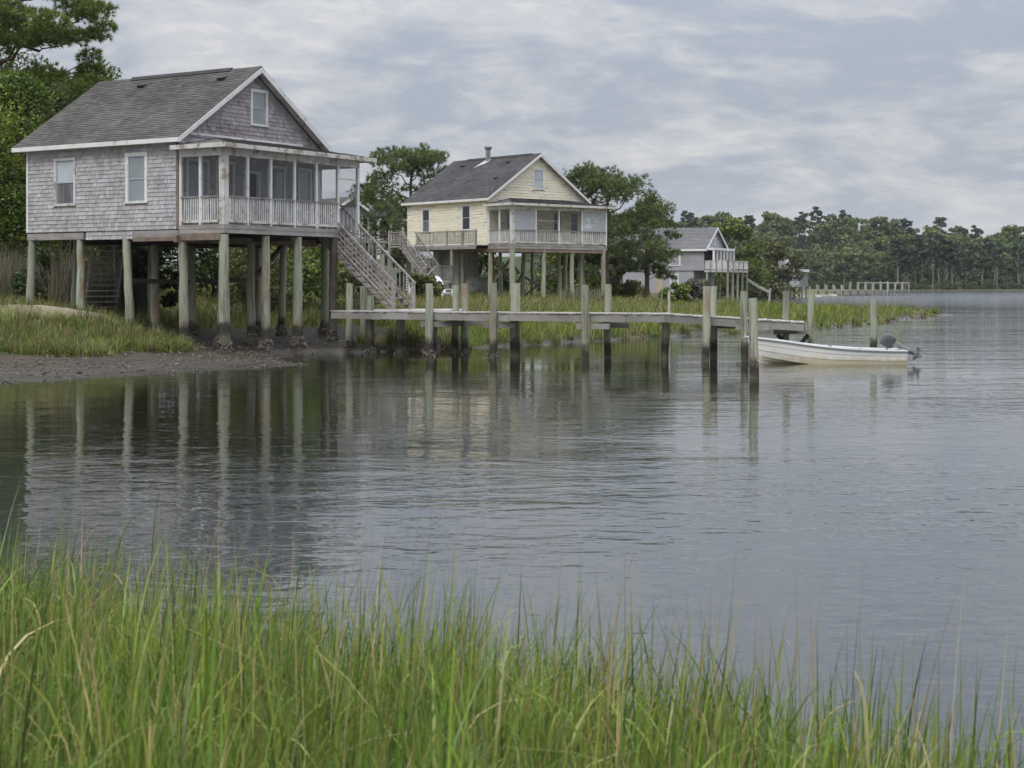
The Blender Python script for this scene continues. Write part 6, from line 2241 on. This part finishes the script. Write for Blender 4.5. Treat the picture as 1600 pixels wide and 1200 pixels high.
def marsh_grass():
    rng = np.random.default_rng(6)
    n = 330000
    Y = 1 / np.sqrt(rng.uniform(1 / 420.0 ** 2, 1 / 47.0 ** 2, n))
    A = rng.uniform(-.42, .37, n)
    X = A * Y
    # most blades stand in tussocks
    nc = 26000
    Yc = 1 / np.sqrt(rng.uniform(1 / 420.0 ** 2, 1 / 47.0 ** 2, nc))
    Xc = rng.uniform(-.42, .37, nc) * Yc
    ci = rng.integers(0, nc, n)
    inc = rng.random(n) < .72
    rc = .16 + .0016 * Yc[ci]
    X = np.where(inc, Xc[ci] + rng.normal(0, 1, n) * rc, X)
    Y = np.where(inc, Yc[ci] + rng.normal(0, 1, n) * rc, Y)
    ctone = rng.uniform(.62, 1.3, nc)[ci] * np.where(inc, 1, .9)
    chigh = rng.uniform(.6, 1.35, nc)[ci]
    z = ground_h(X, Y)
    z0 = ground_h(X, Y, False)
    edge = np.where(X > -4.6, .10, .27) + .05 * wob(X, Y, 2.2, 7)
    keep = (z0 > edge)
    keep &= rng.random(n) > under_house(X, Y) * 1.6
    keep &= rng.random(n) > .72 * sstep(-10, -12, X) * sstep(57, 55, Y)
    keep &= rng.random(n) > sand_mask(X, Y) * 1.35
    keep &= ~((np.abs(X + 3.5) < 1.7) & (np.abs(Y - 58.3) < 1.7))
    X, Y, z, z0, ctone, chigh = X[keep], Y[keep], z[keep], z0[keep], ctone[keep], chigh[keep]
    n = len(X)
    patch = wob(X, Y, .22, 2) * .6 + wob(X, Y, .55, 5) * .4
    H = rng.uniform(.28, .62, n) * (1 + .35 * patch)
    # green bank edge near water is fresh and thick; ground higher up is dry, mixed with straw
    low = sstep(1.15, .35, z0)
    left = sstep(-9, -12, X) * sstep(62, 56, Y)
    H *= np.where(low > .5, 1.1, .9) * (1 - .25 * left) * chigh
    Wd = np.clip(.00052 * Y, .018, .15) * rng.uniform(.7, 1.3, n)
    H = H * np.clip(Y / 110, .9, 1.6) ** .35
    straw = np.clip(.42 - .36 * low + .22 * patch, .04, .7)
    c = GREEN[rng.integers(0, len(GREEN), n)] * rng.uniform(.75, 1.15, (n, 1))
    fresh = np.stack([1.05 + .3 * low, 1.0 + .22 * low, .9 + 0 * low], 1)
    c = c * fresh * ctone[:, None]
    s = rng.random(n) < straw
    c = np.where(s[:, None], STRAW[rng.integers(0, 4, n)] * rng.uniform(.6, 1.0, (n, 1)), c)
    c = np.concatenate([c, np.ones((n, 1))], 1)
    V, F, C = blades(X, Y, z - .03, H, Wd, c, rng, 2, .38, .6)
    me = np_mesh('marsh_grass', V, F, MATS['blade'], True, C)
    prop(link_mesh('marsh_grass', me), kind='stuff', label='green and straw marsh grass over the bank and the spit')
    # separate tussocks: blades fan out from one root and hang over the muddy edge
    nc = 7500
    Yc = 1 / np.sqrt(rng.uniform(1 / 150.0 ** 2, 1 / 47.5 ** 2, nc))
    Xc = rng.uniform(-.42, .33, nc) * Yc
    zc = ground_h(Xc, Yc, False) + .06 * wob(Xc, Yc, 1.7, 9)
    lft = (Xc < -10.5) & (Yc < 58)
    k = (zc > np.where(Xc > -4.6, -.02, .20)) & ((zc < .42) | (lft & (zc < 1.2))) & (rng.random(nc) > under_house(Xc, Yc) * 3) & (rng.random(nc) > sand_mask(Xc, Yc) * 1.5)
    # more of them on the near left bank
    x2, y2 = rng.uniform(-26, -10.8, 900), rng.uniform(49.6, 55.2, 900)
    z2 = ground_h(x2, y2, False) + .06 * wob(x2, y2, 1.7, 9)
    k2 = (z2 > .20) & (z2 < 1.25) & (rng.random(900) > under_house(x2, y2) * 3) & (rng.random(900) > sand_mask(x2, y2) * 2)
    Xc, Yc = np.concatenate([Xc[k], x2[k2]]), np.concatenate([Yc[k], y2[k2]])
    nc = len(Xc)
    per = 42
    i = np.repeat(np.arange(nc), per)
    m = len(i)
    az = rng.uniform(0, 2 * np.pi, m)
    rr = np.abs(rng.normal(0, .09, m)) * (1 + Yc[i] * .004)
    X, Y = Xc[i] + np.cos(az) * rr, Yc[i] + np.sin(az) * rr
    z0 = ground_h(X, Y, False)
    c = tint(m, rng, .2, GREEN * .9) * np.concatenate([np.repeat(rng.uniform(.55, 1.35, (nc, 1)), 3, 1), np.ones((nc, 1))], 1)[i]
    dry = rng.random(nc)[i] < .22
    c = np.where(dry[:, None], np.concatenate([STRAW[rng.integers(0, 4, m)] * rng.uniform(.35, .8, (m, 1)), np.ones((m, 1))], 1), c)
    hc = rng.uniform(.7, 1.45, nc)[i]
    V, F, C = blades(X, Y, z0 - .03, hc * rng.uniform(.28, .58, m), np.clip(.00048 * Y, .018, .06), c, rng, 4, .62, .9, (.03, 0), az)
    me = np_mesh('bank_tussocks', V, F, MATS['blade'], True, C)
    prop(link_mesh('bank_tussocks', me), kind='stuff', label='ragged grass tussocks hanging over the muddy bank edge')


def reeds(label, x, y, h, r, n, seed, straw=.6):
    """one clump of tall thin reeds"""
    rng = np.random.default_rng(seed)
    a, q = rng.uniform(0, 6.283, n), np.sqrt(rng.random(n)) * r
    X, Y = np.cos(a) * q, np.sin(a) * q
    Z = ground_h(X + x, Y + y, False) - gh(x, y)
    pal = np.array([[.105, .115, .060], [.13, .135, .075], [.08, .095, .045]])
    c = np.concatenate([pal[rng.integers(0, 3, n)], np.ones((n, 1))], 1)
    s = rng.random(n) < straw
    c[s, :3] = np.array([.25, .215, .15]) * rng.uniform(.6, 1.15, (s.sum(), 1))
    V, F, C = blades(X, Y, Z - .05, h * rng.uniform(.55, 1.1, n), np.clip(rng.uniform(.012, .026, n) * y / 62, .01, .06), c, rng, 4, .22, .45, (.04, 0))
    o = link_mesh('reed_clump', np_mesh('reed_clump', V, F, MATS['blade'], True, C))
    o.location = (x, y, gh(x, y))
    prop(o, label=label, cat='reeds', group='reed clumps on the bank')


marsh_grass()
reeds('grey brown reeds in the long grass at the left end of the bank', -20.6, 65.5, 2.5, 2.0, 1500, 71)
reeds('tall pale reeds between the back corner post and the next post of the grey house', -16.6, 62.6, 2.7, 1.5, 1500, 72, .75)
reeds('dark reeds beside the back stair under the grey house', -15.3, 63.8, 2.2, .9, 900, 73, .3)
reeds('reeds behind the back corner post, left of the tall pale ones', -18.8, 64.6, 1.9, 1.2, 1000, 74, .45)
reeds('brownish reeds below the foot of the porch stair', -6.4, 66.0, 1.3, .8, 600, 75, .6)
reeds('reeds in the dry grass below the yellow house porch', 4.5, 100, 1.1, 1.6, 700, 76, .5)


# ------------------------------------------------------------------ thin summer haze over the water
def build_haze():
    m = bpy.data.materials.new('haze')
    m.use_nodes = True
    nt = m.node_tree
    nt.nodes.clear()
    v = nd(nt, 'ShaderNodeVolumePrincipled')
    v.inputs['Color'].default_value = (.86, .91, 1, 1)
    v.inputs['Density'].default_value = HAZE
    v.inputs['Anisotropy'].default_value = 0.0
    o = nd(nt, 'ShaderNodeOutputMaterial')
    nt.links.new(v.outputs[0], o.inputs['Volume'])
    mb = MB()
    mb.box((-1500, -80, -2.6), (1500, 1600, 62))
    mb.build('haze', m, kind='stuff', label='thin pale haze over the creek')


HAZE = 0.00007
if HAZE:
    build_haze()
